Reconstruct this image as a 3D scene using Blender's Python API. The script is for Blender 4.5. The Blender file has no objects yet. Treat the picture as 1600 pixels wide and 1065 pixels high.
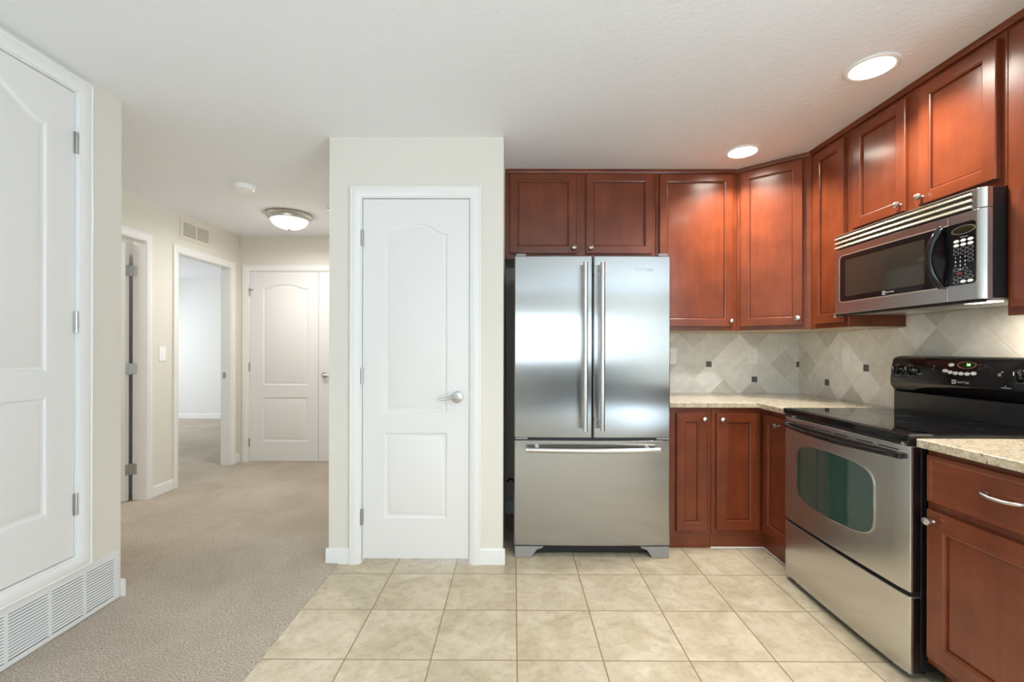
import bpy, bmesh, math, random
from mathutils import Matrix, Vector
random.seed(7)
S = bpy.context.scene
COL = S.collection
PI = math.pi

# ------------------------------------------------------------------ camera
cam_d = bpy.data.cameras.new('camera')
cam_d.sensor_width = 36.0
cam_d.lens = 36.0 * 706.0 / 1600.0
cam_d.shift_y = 12.3 / 1600.0
cam_d.clip_start = 0.05
cam = bpy.data.objects.new('camera', cam_d)
COL.objects.link(cam)
cam.matrix_world = (Matrix.Translation((0, 0, 1.215)) @ Matrix.Rotation(0.00399, 4, 'Z')
                    @ Matrix.Rotation(PI / 2, 4, 'X') @ Matrix.Rotation(0.0022, 4, 'Z'))
S.camera = cam
S.view_settings.view_transform = 'Standard'
S.view_settings.look = 'None'
S.view_settings.gamma = 1.0
S.view_settings.use_curve_mapping = False
S.view_settings.exposure = 0.95
S.cycles.use_denoising = True
S.cycles.max_bounces = 10
S.cycles.diffuse_bounces = 6
S.cycles.glossy_bounces = 5
S.cycles.caustics_reflective = False
S.cycles.caustics_refractive = False
S.cycles.sample_clamp_indirect = 6.0

# ------------------------------------------------------------------ sky and lights
world = bpy.data.worlds.new('sky')
S.world = world
world.use_nodes = True
wn = world.node_tree.nodes
wn['Background'].inputs[0].default_value = (0.80, 0.88, 1.0, 1)
wn['Background'].inputs[1].default_value = 1.6


def area_light(name, loc, rot, sx, sy, power, color=(1, 1, 1), shape='RECTANGLE', spread=PI):
    d = bpy.data.lights.new(name, 'AREA')
    d.shape = shape
    d.size = sx
    if shape in ('RECTANGLE', 'ELLIPSE'):
        d.size_y = sy
    d.energy = power
    d.color = color
    d.spread = spread
    o = bpy.data.objects.new(name, d)
    o.location = loc
    o.rotation_euler = rot
    COL.objects.link(o)
    return o


CEIL = 2.41
# daylight coming in through the living-room windows behind the camera
DAY = (0.67, 0.85, 1.0)
area_light('window_daylight', (-1.00, -4.46, 1.45), (PI / 2, 0, 0), 1.55, 0.95, 23, DAY)
area_light('window_daylight', (1.05, -4.46, 1.45), (PI / 2, 0, 0), 1.55, 0.95, 11, DAY)
# added unseen fill: invented glazed doors far right, upward panel just above the floor
area_light('glazed_door_fill', (5.94, -2.1, 1.15), (0, PI / 2, 0), 2.0, 3.6, 32, DAY)
area_light('floor_fill', (3.9, -2.1, 0.03), (PI, 0, 0), 3.2, 3.6, 205, DAY)
# daylight through the bedroom window beyond the hall
area_light('bedroom_daylight', (-6.70, 6.2, 1.45), (0, -PI / 2 + 0.45, 0), 1.3, 1.6, 40, (0.86, 0.94, 1.0))


# unseen fill added in the bathroom to brighten the open door's edge and jamb
area_light('bathroom_fill', (-4.0, 2.9, 2.38), (0, 0, 0), 0.3, 0.3, 7, (1.0, 0.97, 0.92))


# ------------------------------------------------------------------ colour and materials
def lin(r, g, b):
    def f(c):
        c /= 255.0
        return c / 12.92 if c <= 0.04045 else ((c + 0.055) / 1.055) ** 2.4
    return (f(r), f(g), f(b), 1.0)


class NM:
    """a small helper around one node material"""
    def __init__(self, name):
        self.m = bpy.data.materials.new(name)
        self.m.use_nodes = True
        self.t = self.m.node_tree
        self.b = self.t.nodes['Principled BSDF']

    def n(self, typ, **kw):
        nd = self.t.nodes.new(typ)
        for k, v in kw.items():
            if k.startswith('i_'):
                nd.inputs[k[2:].replace('_', ' ')].default_value = v
            else:
                setattr(nd, k, v)
        return nd

    def l(self, a, ao, b, bi):
        self.t.links.new(a.outputs[ao], b.inputs[bi])

    def set(self, **kw):
        for k, v in kw.items():
            self.b.inputs[k.replace('_', ' ')].default_value = v
        return self

    def coords(self, scale=(1, 1, 1), kind='Object', rot=(0, 0, 0), loc=(0, 0, 0)):
        tc = self.n('ShaderNodeTexCoord')
        mp = self.n('ShaderNodeMapping')
        mp.inputs['Scale'].default_value = scale
        mp.inputs['Rotation'].default_value = rot
        mp.inputs['Location'].default_value = loc
        self.l(tc, kind, mp, 'Vector')
        return mp

    def noise(self, mp, scale, detail=3, rough=0.55, dist=0.0):
        nz = self.n('ShaderNodeTexNoise')
        nz.inputs['Scale'].default_value = scale
        nz.inputs['Detail'].default_value = detail
        nz.inputs['Roughness'].default_value = rough
        nz.inputs['Distortion'].default_value = dist
        if mp is not None:
            self.l(mp, 0, nz, 'Vector')
        return nz

    def ramp(self, src, out, stops):
        r = self.n('ShaderNodeValToRGB')
        e = r.color_ramp.elements
        while len(e) < len(stops):
            e.new(0.5)
        for i, (p, c) in enumerate(stops):
            e[i].position = p
            e[i].color = c
        self.l(src, out, r, 'Fac')
        return r

    def bump(self, src, out, strength, dist):
        b = self.n('ShaderNodeBump')
        b.inputs['Strength'].default_value = strength
        b.inputs['Distance'].default_value = dist
        self.l(src, out, b, 'Height')
        self.l(b, 'Normal', self.b, 'Normal')
        return b

    def math(self, op, a, b=None, c=None):
        nd = self.n('ShaderNodeMath')
        nd.operation = op
        for i, v in enumerate((a, b, c)):
            if v is None:
                continue
            if isinstance(v, (int, float)):
                nd.inputs[i].default_value = v
            else:
                self.t.links.new(v, nd.inputs[i])
        return nd.outputs[0]

    def mix(self, fac, a, b, blend='MIX'):
        nd = self.n('ShaderNodeMix')
        nd.data_type = 'RGBA'
        nd.blend_type = blend
        for sock, v in ((nd.inputs[0], fac), (nd.inputs[6], a), (nd.inputs[7], b)):
            if isinstance(v, (int, float, tuple)):
                sock.default_value = v
            else:
                self.t.links.new(v, sock)
        return nd.outputs[2]


def plain(name, col, rough=0.5, metal=0.0, **kw):
    m = NM(name)
    m.set(Base_Color=col, Roughness=rough, Metallic=metal, **kw)
    return m.m


def emit(name, col, strength):
    m = NM(name)
    m.set(Base_Color=(0.8, 0.8, 0.8, 1), Emission_Color=col, Emission_Strength=strength)
    return m.m


def textured_paint(name, col, scale, strength, dist, rough=0.85):
    m = NM(name)
    m.set(Base_Color=col, Roughness=rough)
    mp = m.coords()
    nz = m.noise(mp, scale, 3, 0.6)
    m.bump(nz, 'Fac', strength, dist)
    return m.m


M = {}
M['wall'] = textured_paint('beige_paint', lin(228, 223, 213), 55, 0.25, 0.004)
M['wall_white'] = textured_paint('white_paint', lin(232, 231, 228), 55, 0.2, 0.004)
M['ceiling'] = textured_paint('ceiling_texture', lin(241, 242, 245), 45, 0.45, 0.006)
M['trim'] = plain('white_trim_paint', lin(238, 237, 235), 0.35)


def door_paint():
    m = NM('white_door_paint')
    m.set(Base_Color=lin(234, 232, 230), Roughness=0.38)
    mp = m.coords((60, 60, 4))
    nz = m.noise(mp, 4, 4, 0.6)
    m.bump(nz, 'Fac', 0.12, 0.0015)
    return m.m


M['door'] = door_paint()
M['plate'] = plain('white_plastic', lin(250, 250, 250), 0.3)
M['grille'] = plain('white_enamel_metal', lin(232, 232, 231), 0.4)
M['beige_grille'] = plain('beige_enamel_metal', lin(228, 222, 208), 0.45)
M['dark_void'] = plain('duct_dark', lin(70, 68, 65), 0.9)
M['nickel'] = plain('satin_nickel', lin(205, 203, 198), 0.28, 1.0)
M['hinge'] = plain('hinge_steel', lin(190, 188, 183), 0.35, 1.0)
M['chrome'] = plain('polished_chrome', lin(215, 215, 215), 0.1, 1.0)


def wood(name, horizontal=False, dark=1.0, lightness=1.0):
    m = NM(name)
    mp = m.coords((3.0, 3.0, 0.35) if not horizontal else (0.35, 0.35, 3.0))
    g1 = m.noise(mp, 9, 5, 0.6, 0.4)
    mp2 = m.coords((1, 1, 1))
    g2 = m.noise(mp2, 6, 3, 0.5)
    k = lightness
    c = m.ramp(g1, 'Fac', [(0.2, (0.168 * k, 0.037 * k, 0.0135 * k, 1)), (0.55, (0.200 * k, 0.046 * k, 0.0165 * k, 1)),
                           (0.85, (0.236 * k, 0.058 * k, 0.020 * k, 1))])
    c2 = m.ramp(g2, 'Fac', [(0.3, (0.80, 0.77, 0.75, 1)), (0.7, (1.12, 1.13, 1.14, 1))])
    mx = m.mix(1.0, c.outputs[0], c2.outputs[0], 'MULTIPLY')
    m.t.links.new(mx, m.b.inputs['Base Color'])
    m.set(Roughness=0.25, Coat_Weight=0.15, Coat_Roughness=0.12)
    return m.m


M['cherry'] = wood('cherry_stained_maple')
M['cherry_rail'] = wood('cherry_stained_maple_rail', True)
M['cherry_groove'] = wood('cherry_groove_shadow', False, 1.0, 0.35)  # darker cherry paints a shadow line into the door panel grooves
M['raw_maple'] = plain('unfinished_maple', lin(196, 182, 158), 0.6)


def stainless(name, col=(0.60, 0.595, 0.585, 1), rough=0.24, aniso=0.85, rot=0.0):
    m = NM(name)
    m.set(Base_Color=col, Metallic=1.0, Roughness=rough, Anisotropic=aniso, Anisotropic_Rotation=rot)
    tg = m.n('ShaderNodeTangent')
    tg.direction_type = 'RADIAL'
    tg.axis = 'Z'
    m.l(tg, 'Tangent', m.b, 'Tangent')
    mp = m.coords((260, 260, 1.5))
    nz = m.noise(mp, 3, 2, 0.5)
    r = m.n('ShaderNodeMapRange')
    r.inputs[3].default_value = rough * 0.85
    r.inputs[4].default_value = rough * 1.15
    m.l(nz, 'Fac', r, 0)
    m.l(r, 0, m.b, 'Roughness')
    return m.m


M['steel'] = stainless('brushed_stainless')
M['fridge_steel'] = stainless('fridge_stainless', (0.40, 0.395, 0.385, 1), 0.19, 1.0)
M['steel_plain'] = plain('satin_stainless', (0.62, 0.615, 0.60, 1), 0.26, 1.0)
M['steel_dark'] = plain('dark_steel_edge', lin(105, 98, 98), 0.3, 1.0)
M['champagne'] = plain('champagne_grille', lin(205, 198, 182), 0.3, 0.85)
M['black_gloss'] = plain('black_enamel', (0.006, 0.006, 0.007, 1), 0.08)
M['black_glass'] = plain('black_ceramic_glass', (0.004, 0.004, 0.005, 1), 0.03, Specular_IOR_Level=0.75)
M['black_matte'] = plain('black_plastic', (0.012, 0.012, 0.013, 1), 0.4)
M['grey_plastic'] = plain('grey_plastic', lin(150, 148, 146), 0.5)
M['fridge_side'] = plain('fridge_side_enamel', lin(120, 122, 126), 0.45)
M['under_steel'] = plain('microwave_underside', lin(170, 168, 162), 0.4, 0.6)
M['white_mark'] = plain('white_print', lin(225, 225, 225), 0.5)
M['silver_mark'] = plain('silver_lettering', lin(225, 226, 226), 0.25, 0.6)
M['grey_mark'] = plain('grey_print', lin(135, 135, 140), 0.5)
M['red_mark'] = plain('red_print', lin(105, 35, 35), 0.5)
M['oval_dark'] = plain('dark_key', (0.02, 0.02, 0.022, 1), 0.3)
M['display'] = plain('display_glass', lin(38, 36, 22), 0.1)
M['green_led'] = emit('green_led', (0.25, 1.0, 0.12, 1), 1.2)
M['green_dark'] = plain('led_window', lin(16, 34, 14), 0.1)
M['lens'] = emit('lamp_lens', (1.0, 0.93, 0.80, 1), 10.0)
M['dome'] = emit('lamp_dome', (1.0, 0.97, 0.92, 1), 5.0)
M['warm_lens'] = emit('cooktop_lamp_lens', (1.0, 0.9, 0.75, 1), 4.0)
M['slate'] = plain('dark_stone_accent', lin(92, 92, 90), 0.45)
M['cord'] = plain('black_rubber', (0.01, 0.01, 0.01, 1), 0.5)


def oven_glass():
    m = NM('oven_window_glass')
    m.set(Base_Color=lin(50, 78, 73), Roughness=0.06, Metallic=0.0, Specular_IOR_Level=0.8, Coat_Weight=0.4,
          Coat_Roughness=0.03, Coat_IOR=1.9)
    return m.m


M['oven_glass'] = oven_glass()
M['micro_glass'] = plain('microwave_window', lin(50, 46, 40), 0.09, Specular_IOR_Level=0.8)


def floor_tile():
    m = NM('beige_stone_tile')
    tc = m.n('ShaderNodeTexCoord')
    sp = m.n('ShaderNodeSeparateXYZ')
    m.l(tc, 'Object', sp, 0)
    s = 0.337
    u = m.math('DIVIDE', m.math('SUBTRACT', sp.outputs[0], 0.015), s)
    v = m.math('DIVIDE', m.math('SUBTRACT', sp.outputs[1], 2.438), s)
    def edge(w):
        fr = m.math('FRACT', w)
        return m.math('MINIMUM', fr, m.math('SUBTRACT', 1.0, fr))
    d = m.math('MINIMUM', edge(u), edge(v))
    mask = m.n('ShaderNodeMapRange')
    mask.interpolation_type = 'SMOOTHSTEP'
    mask.inputs[1].default_value = 0.005
    mask.inputs[2].default_value = 0.010
    m.t.links.new(d, mask.inputs[0])
    cell = m.n('ShaderNodeCombineXYZ')
    m.t.links.new(m.math('FLOOR', u), cell.inputs[0])
    m.t.links.new(m.math('FLOOR', v), cell.inputs[1])
    wn_ = m.n('ShaderNodeTexWhiteNoise')
    m.l(cell, 0, wn_, 'Vector')
    off = m.n('ShaderNodeVectorMath')
    off.operation = 'MULTIPLY_ADD'
    off.inputs[1].default_value = (7, 7, 7)
    m.l(wn_, 'Color', off, 0)
    m.l(tc, 'Object', off, 2)
    n1 = m.noise(off, 5.5, 7, 0.62, 0.9)
    n2 = m.noise(off, 22, 5, 0.65, 0.6)
    c1 = m.ramp(n1, 'Fac', [(0.28, lin(176, 161, 134)), (0.5, lin(195, 182, 157)), (0.72, lin(211, 200, 179))])
    c2 = m.ramp(n2, 'Fac', [(0.32, (0.83, 0.81, 0.78, 1)), (0.5, (1.0, 1.0, 1.0, 1)), (0.7, (1.06, 1.06, 1.06, 1))])
    cc = m.mix(1.0, c1.outputs[0], c2.outputs[0], 'MULTIPLY')
    hs = m.n('ShaderNodeHueSaturation')
    m.t.links.new(cc, hs.inputs['Color'])
    vv = m.n('ShaderNodeMapRange')
    vv.inputs[3].default_value = 0.955
    vv.inputs[4].default_value = 1.045
    m.l(wn_, 'Value', vv, 0)
    m.l(vv, 0, hs, 'Value')
    col = m.mix(mask.outputs[0], lin(142, 122, 92), hs.outputs[0])
    m.t.links.new(col, m.b.inputs['Base Color'])
    m.bump(mask, 0, 0.5, 0.003)
    m.set(Roughness=0.42)
    return m.m


def splash_tile(name, axis, a0, amp):
    """tumbled stone squares set on the diagonal; axis is the horizontal axis of the wall"""
    m = NM(name)
    tc = m.n('ShaderNodeTexCoord')
    sp = m.n('ShaderNodeSeparateXYZ')
    m.l(tc, 'Object', sp, 0)
    h = 0.112
    p = m.math('DIVIDE', m.math('SUBTRACT', sp.outputs[axis], a0), h)
    q = m.math('DIVIDE', m.math('SUBTRACT', sp.outputs[2], 1.1055), h * 0.987)
    u = m.math('MULTIPLY', m.math('ADD', p, q), 0.5)
    v = m.math('MULTIPLY', m.math('SUBTRACT', p, q), 0.5)
    def edge(w):
        fr = m.math('FRACT', w)
        return m.math('MINIMUM', fr, m.math('SUBTRACT', 1.0, fr))
    d = m.math('MINIMUM', edge(u), edge(v))
    mask = m.n('ShaderNodeMapRange')
    mask.interpolation_type = 'SMOOTHSTEP'
    mask.inputs[1].default_value = 0.008
    mask.inputs[2].default_value = 0.022
    m.t.links.new(d, mask.inputs[0])
    cell = m.n('ShaderNodeCombineXYZ')
    m.t.links.new(m.math('FLOOR', u), cell.inputs[0])
    m.t.links.new(m.math('FLOOR', v), cell.inputs[1])
    wn_ = m.n('ShaderNodeTexWhiteNoise')
    m.l(cell, 0, wn_, 'Vector')
    n1 = m.noise(tc if False else None, 14, 6, 0.62, 0.5)
    m.l(tc, 'Object', n1, 'Vector')
    c0 = m.ramp(wn_, 'Value', [(0.0, lin(209, 207, 200)), (0.45, lin(231, 230, 225)), (1.0, lin(247, 246, 243))])
    c2 = m.ramp(n1, 'Fac', [(0.3, (0.88, 0.87, 0.85, 1)), (0.65, (1.04, 1.04, 1.04, 1))])
    cc = m.mix(1.0, c0.outputs[0], c2.outputs[0], 'MULTIPLY')
    col = m.mix(mask.outputs[0], lin(238, 234, 224), cc)
    m.t.links.new(col, m.b.inputs['Base Color'])
    m.bump(mask, 0, 0.4, 0.002)
    m.set(Roughness=0.5)
    return m.m


def granite():
    m = NM('speckled_granite')
    mp = m.coords()
    n1 = m.noise(mp, 38, 6, 0.7, 0.6)
    n2 = m.noise(mp, 120, 3, 0.6, 0.3)
    n3 = m.noise(mp, 55, 4, 0.7, 1.0)
    c1 = m.ramp(n1, 'Fac', [(0.3, lin(184, 164, 134)), (0.48, lin(208, 194, 168)), (0.62, lin(226, 217, 200)), (0.8, lin(210, 205, 197))])
    c2 = m.ramp(n2, 'Fac', [(0.35, (0.72, 0.68, 0.62, 1)), (0.5, (1, 1, 1, 1))])
    cc = m.mix(1.0, c1.outputs[0], c2.outputs[0], 'MULTIPLY')
    sp = m.ramp(n3, 'Fac', [(0.60, (0, 0, 0, 1)), (0.66, (1, 1, 1, 1))])
    col = m.mix(sp.outputs[0], cc, lin(74, 62, 54))
    m.t.links.new(col, m.b.inputs['Base Color'])
    m.set(Roughness=0.09)
    return m.m


def carpet():
    m = NM('beige_carpet_pile')
    mp = m.coords()
    n1 = m.noise(mp, 150, 4, 0.75)
    n2 = m.noise(mp, 2.2, 4, 0.6, 0.8)
    n3 = m.noise(mp, 90, 3, 0.6)
    c1 = m.ramp(n1, 'Fac', [(0.34, lin(138, 124, 107)), (0.5, lin(198, 185, 168)), (0.66, lin(236, 226, 212))])
    c2 = m.ramp(n2, 'Fac', [(0.35, (0.90, 0.885, 0.86, 1)), (0.62, (1.05, 1.05, 1.05, 1))])
    cc = m.mix(1.0, c1.outputs[0], c2.outputs[0], 'MULTIPLY')
    m.t.links.new(cc, m.b.inputs['Base Color'])
    hsum = m.n('ShaderNodeMath')
    hsum.operation = 'ADD'
    m.l(n1, 'Fac', hsum, 0)
    m.l(n3, 'Fac', hsum, 1)
    m.bump(hsum, 0, 0.9, 0.008)
    m.set(Roughness=1.0, Specular_IOR_Level=0.05, Sheen_Weight=0.15)
    return m.m


M['floor_tile'] = floor_tile()
M['splash_back'] = splash_tile('stone_backsplash_tile', 0, 2.11, 1)
M['splash_right'] = splash_tile('stone_backsplash_tile_range_wall', 1, 3.376, 1)
M['granite'] = granite()
M['carpet'] = carpet()


# ------------------------------------------------------------------ geometry helpers
class MB:
    def __init__(self, T=None):
        self.v, self.f, self.mi = [], [], []
        self.T = T or Matrix.Identity(4)

    def add(self, verts, faces, mi=0):
        b = len(self.v)
        self.v += [tuple(self.T @ Vector(p)) for p in verts]
        for f in faces:
            self.f.append([b + i for i in f])
            self.mi.append(mi)

    def box(self, x0, x1, y0, y1, z0, z1, mi=0):
        p = [(x, y, z) for z in (z0, z1) for y in (y0, y1) for x in (x0, x1)]
        self.add(p, [(0, 2, 3, 1), (4, 5, 7, 6), (0, 1, 5, 4), (2, 6, 7, 3), (0, 4, 6, 2), (1, 3, 7, 5)], mi)
        return self

    def loops(self, loops, closed=True, cap0=True, cap1=True, mi=0):
        """bridge a list of equal-length vertex loops"""
        n = len(loops[0])
        vs = [p for L in loops for p in L]
        fs = []
        for k in range(len(loops) - 1):
            for i in range(n if closed else n - 1):
                j = (i + 1) % n
                fs.append((k * n + i, k * n + j, (k + 1) * n + j, (k + 1) * n + i))
        if cap0:
            fs.append(tuple(range(n - 1, -1, -1)))
        if cap1:
            o = (len(loops) - 1) * n
            fs.append(tuple(range(o, o + n)))
        self.add(vs, fs, mi)
        return self

    def lathe(self, prof, c, axis, seg=24, mi=0, squash=(1, 1)):
        a = Vector(axis).normalized()
        e1 = a.orthogonal().normalized()
        if abs(a.z) < 0.9:
            e1 = Vector((0, 0, 1))
        e2 = a.cross(e1)
        c = Vector(c)
        L = []
        for r, h in prof:
            L.append([tuple(c + a * h + (e1 * math.cos(t) * squash[0] + e2 * math.sin(t) * squash[1]) * max(r, 1e-5))
                      for t in (2 * PI * i / seg for i in range(seg))])
        return self.loops(L, True, True, True, mi)

    def tube(self, path, r, seg=10, mi=0, flat=None):
        """round (or elliptical: r=(a,b)) tube along a path"""
        P = [Vector(p) for p in path]
        L = []
        prev = None
        for i, p in enumerate(P):
            t = (P[min(i + 1, len(P) - 1)] - P[max(i - 1, 0)]).normalized()
            if prev is None:
                ref = Vector(flat) if flat else (Vector((0, 0, 1)) if abs(t.z) < 0.9 else Vector((1, 0, 0)))
            else:
                ref = prev
            e1 = (ref - t * ref.dot(t)).normalized()
            prev = e1
            e2 = t.cross(e1)
            rr = r[i] if isinstance(r, list) else r
            ra, rb = rr if isinstance(rr, tuple) else (rr, rr)
            L.append([tuple(p + e1 * ra * math.cos(2 * PI * k / seg) + e2 * rb * math.sin(2 * PI * k / seg)) for k in range(seg)])
        return self.loops(L, True, True, True, mi)

    def prism(self, poly, d0, d1, plane='xz', mi=0):
        """extrude a 2-D polygon; plane names the two axes of the polygon"""
        def mk(a, b, d):
            return {'xz': (a, d, b), 'yz': (d, a, b), 'xy': (a, b, d)}[plane]
        return self.loops([[mk(a, b, d0) for a, b in poly], [mk(a, b, d1) for a, b in poly]], True, True, True, mi)

    def build(self, name, mats, parent=None, bevel=0.0, smooth=True, seg=2, angle=35):
        if not isinstance(mats, (list, tuple)):
            mats = [mats]
        me = bpy.data.meshes.new(name)
        off = Vector(parent_loc(parent))
        me.from_pydata([tuple(Vector(p) - off) for p in self.v], [], self.f)
        for m in mats:
            me.materials.append(m)
        me.polygons.foreach_set('material_index', self.mi)
        bm = bmesh.new()
        bm.from_mesh(me)
        bmesh.ops.recalc_face_normals(bm, faces=bm.faces)
        bm.to_mesh(me)
        bm.free()
        if smooth:
            me.polygons.foreach_set('use_smooth', [True] * len(me.polygons))
            me.set_sharp_from_angle(angle=math.radians(angle))
        me.update()
        o = bpy.data.objects.new(name, me)
        COL.objects.link(o)
        if parent is not None:
            o.parent = parent
        if bevel > 0:
            b = o.modifiers.new('bevel', 'BEVEL')
            b.width = bevel
            b.segments = seg
            b.limit_method = 'ANGLE'
            b.angle_limit = math.radians(50)
            b.harden_normals = True
        return o


def parent_loc(p):
    v = Vector((0, 0, 0))
    while p is not None:
        v += p.location
        p = p.parent
    return v


def tag(o, label=None, cat=None, group=None, kind=None):
    if label:
        o['label'] = label
    if cat:
        o['category'] = cat
    if group:
        o['group'] = group
    if kind:
        o['kind'] = kind
    return o


def thing(name, label, cat, loc, group=None, kind=None):
    o = bpy.data.objects.new(name, None)
    o.empty_display_size = 0.05
    o.location = loc
    COL.objects.link(o)
    return tag(o, label, cat, group, kind)


def struct(name, mb, mat, label, cat, bevel=0.0):
    o = mb.build(name, mat, None, bevel, smooth=bevel > 0)
    return tag(o, label, cat, kind='structure')


def text_obj(name, body, size, T, mat, parent, depth=0.0006, shear=0.0, align='CENTER'):
    cu = bpy.data.curves.new(name, 'FONT')
    cu.body = body
    cu.size = size
    cu.extrude = depth
    cu.shear = shear
    cu.align_x = align
    cu.align_y = 'CENTER'
    cu.resolution_u = 3
    tmp = bpy.data.objects.new(name + '_tmp', cu)
    COL.objects.link(tmp)
    dg = bpy.context.evaluated_depsgraph_get()
    me = bpy.data.meshes.new_from_object(tmp.evaluated_get(dg))
    bpy.data.objects.remove(tmp)
    me.transform(Matrix.Translation(-Vector(parent_loc(parent))) @ T)
    me.materials.clear()
    me.materials.append(mat)
    o = bpy.data.objects.new(name, me)
    COL.objects.link(o)
    o.parent = parent
    return o


def wall_boxes(mb, axis, p0, p1, a0, a1, z0, z1, holes):
    """solid wall between p0..p1 on the thin axis, spanning a0..a1, with (a, b, z, z) holes"""
    def put(a, b, za, zb):
        if b - a < 1e-4 or zb - za < 1e-4:
            return
        if axis == 'x':
            mb.box(p0, p1, a, b, za, zb)
        else:
            mb.box(a, b, p0, p1, za, zb)
    cur = a0
    for (h0, h1, hz0, hz1) in sorted(holes):
        put(cur, h0, z0, z1)
        put(h0, h1, z0, hz0)
        put(h0, h1, hz1, z1)
        cur = h1
    put(cur, a1, z0, z1)
    return mb


# frames of reference: local x runs left to right as the viewer sees it, local -y faces the viewer
def face_south(x, y, z=0.0):
    return Matrix.Translation((x, y, z))


def face_west(x, y, z=0.0):      # faces -x, local x runs towards the camera
    return Matrix.Translation((x, y, z)) @ Matrix.Rotation(-PI / 2, 4, 'Z')


def face_east(x, y, z=0.0):      # faces +x, local x runs away from the camera
    return Matrix.Translation((x, y, z)) @ Matrix.Rotation(PI / 2, 4, 'Z')


# ------------------------------------------------------------------ room shell
TOP = CEIL
struct('floor', MB().box(-0.985, 2.23, -0.6, 3.465, -0.06, 0.0), M['floor_tile'],
       'beige stone tile floor laid in a square grid in front of the fridge', 'floor')
cp = MB()
cp.box(-7.0, -0.985, -4.62, 7.87, -0.06, 0.007)
cp.box(-0.985, 2.23, -4.62, -0.6, -0.06, 0.007)
cp.box(2.23, 6.12, -4.62, 0.42, -0.06, 0.007)
o = struct('floor_carpet', cp, M['carpet'], 'beige cut pile carpet running down the hall', 'carpet', 0.008)
struct('ceiling', MB().box(-7.0, 6.12, -4.62, 7.87, TOP, TOP + 0.1), M['ceiling'],
       'white textured ceiling over kitchen and hall', 'ceiling')

struct('wall_left', wall_boxes(MB(), 'x', -2.03, -1.91, -4.62, 2.19, 0, TOP,
       [(1.19, 1.968, 0.300, 2.332), (1.16 - 3.9, 1.16 - 1.1, 0.0, 0.001)]), M['wall'],
       'beige wall around the raised closet door above the louvred floor grille', 'wall')
struct('wall_closet_end', MB().box(-2.93, -2.03, 2.07, 2.19, 0, TOP), M['wall'],
       'far end of the closet block, facing down the hall', 'wall')
struct('wall_hall_left', wall_boxes(MB(), 'x', -3.03, -2.93, 2.07, 4.92, 0, TOP,
       [(2.80, 3.585, 0, 2.072), (3.925, 4.665, 0, 2.052)]), M['wall'],
       'beige hall wall holding the light switch, the air vent and two doorways', 'wall')
struct('wall_hall_back', wall_boxes(MB(), 'y', 4.80, 4.92, -2.93, -0.925, 0, TOP,
       [(-2.822, -1.338, 0, 2.040)]), M['wall'],
       'beige wall at the end of the hall around the double closet doors', 'wall')
struct('wall_pantry', wall_boxes(MB(), 'y', 2.553, 2.67, -1.045, -0.06, 0, TOP,
       [(-0.862, -0.246, 0, 2.070)]), M['wall'],
       'beige wall of the pantry facing the camera around its white door', 'wall')
struct('wall_pantry_right', MB().box(-0.18, -0.06, 2.67, 3.345, 0, TOP), M['wall'],
       'beige pantry side wall in the gap beside the fridge', 'wall')
struct('wall_pantry_left', MB().box(-1.045, -0.925, 2.67, 4.80, 0, TOP), M['wall'],
       'beige pantry side wall facing the hall', 'wall')
struct('wall_kitchen_back', MB().box(-0.18, 2.23, 3.345, 3.465, 0, TOP), M['wall'],
       'beige kitchen wall behind the fridge and the cabinets', 'wall')
struct('wall_right', MB().box(2.11, 2.23, 0.42, 3.345, 0, TOP), M['wall'],
       'beige kitchen wall behind the range and the microwave', 'wall')
struct('wall_living_front', MB().box(2.11, 6.0, 0.30, 0.42, 0, TOP), M['wall'],
       'beige living room wall behind the kitchen, out of the picture', 'wall')
struct('wall_rear', wall_boxes(MB(), 'y', -4.62, -4.50, -1.91, 6.0, 0, TOP,
       [(-1.80, -0.20, 0.95, 1.95), (0.25, 1.85, 0.95, 1.95)]), M['wall'],
       'beige living room wall with two windows, behind the camera', 'wall')
struct('wall_living_right', wall_boxes(MB(), 'x', 6.0, 6.12, -4.62, 0.42, 0, TOP,
       [(-3.9, -0.3, 0.12, 2.18)]), M['wall'],
       'beige living room wall around the added glazed doors, out of the picture', 'wall')
bw = MB()
bw.box(-7.0, -2.93, 7.75, 7.87, 0, TOP)
struct('wall_bedroom_back', bw, M['wall_white'], 'white far wall of the bright bedroom seen through the open doorway', 'wall')
struct('wall_bedroom_right', MB().box(-3.05, -2.93, 4.92, 7.75, 0, TOP), M['wall_white'],
       'white side wall of the bedroom, past the doorway', 'wall')
struct('wall_bedroom_left', wall_boxes(MB(), 'x', -6.87, -6.75, 3.80, 7.75, 0, TOP, [(5.4, 7.0, 0.8, 2.1)]), M['wall_white'],
       'white window wall of the bedroom', 'wall')
struct('wall_bedroom_front', MB().box(-6.87, -3.05, 3.70, 3.80, 0, TOP), M['wall_white'],
       'white partition between the bedroom and the bathroom', 'wall')
struct('wall_bathroom_left', MB().box(-5.0, -4.88, 2.07, 3.70, 0, TOP), M['wall'],
       'beige far wall of the bathroom behind the ajar door', 'wall')
struct('wall_bathroom_front', MB().box(-4.88, -3.05, 2.07, 2.19, 0, TOP), M['wall'],
       'beige front wall of the bathroom', 'wall')

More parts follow.
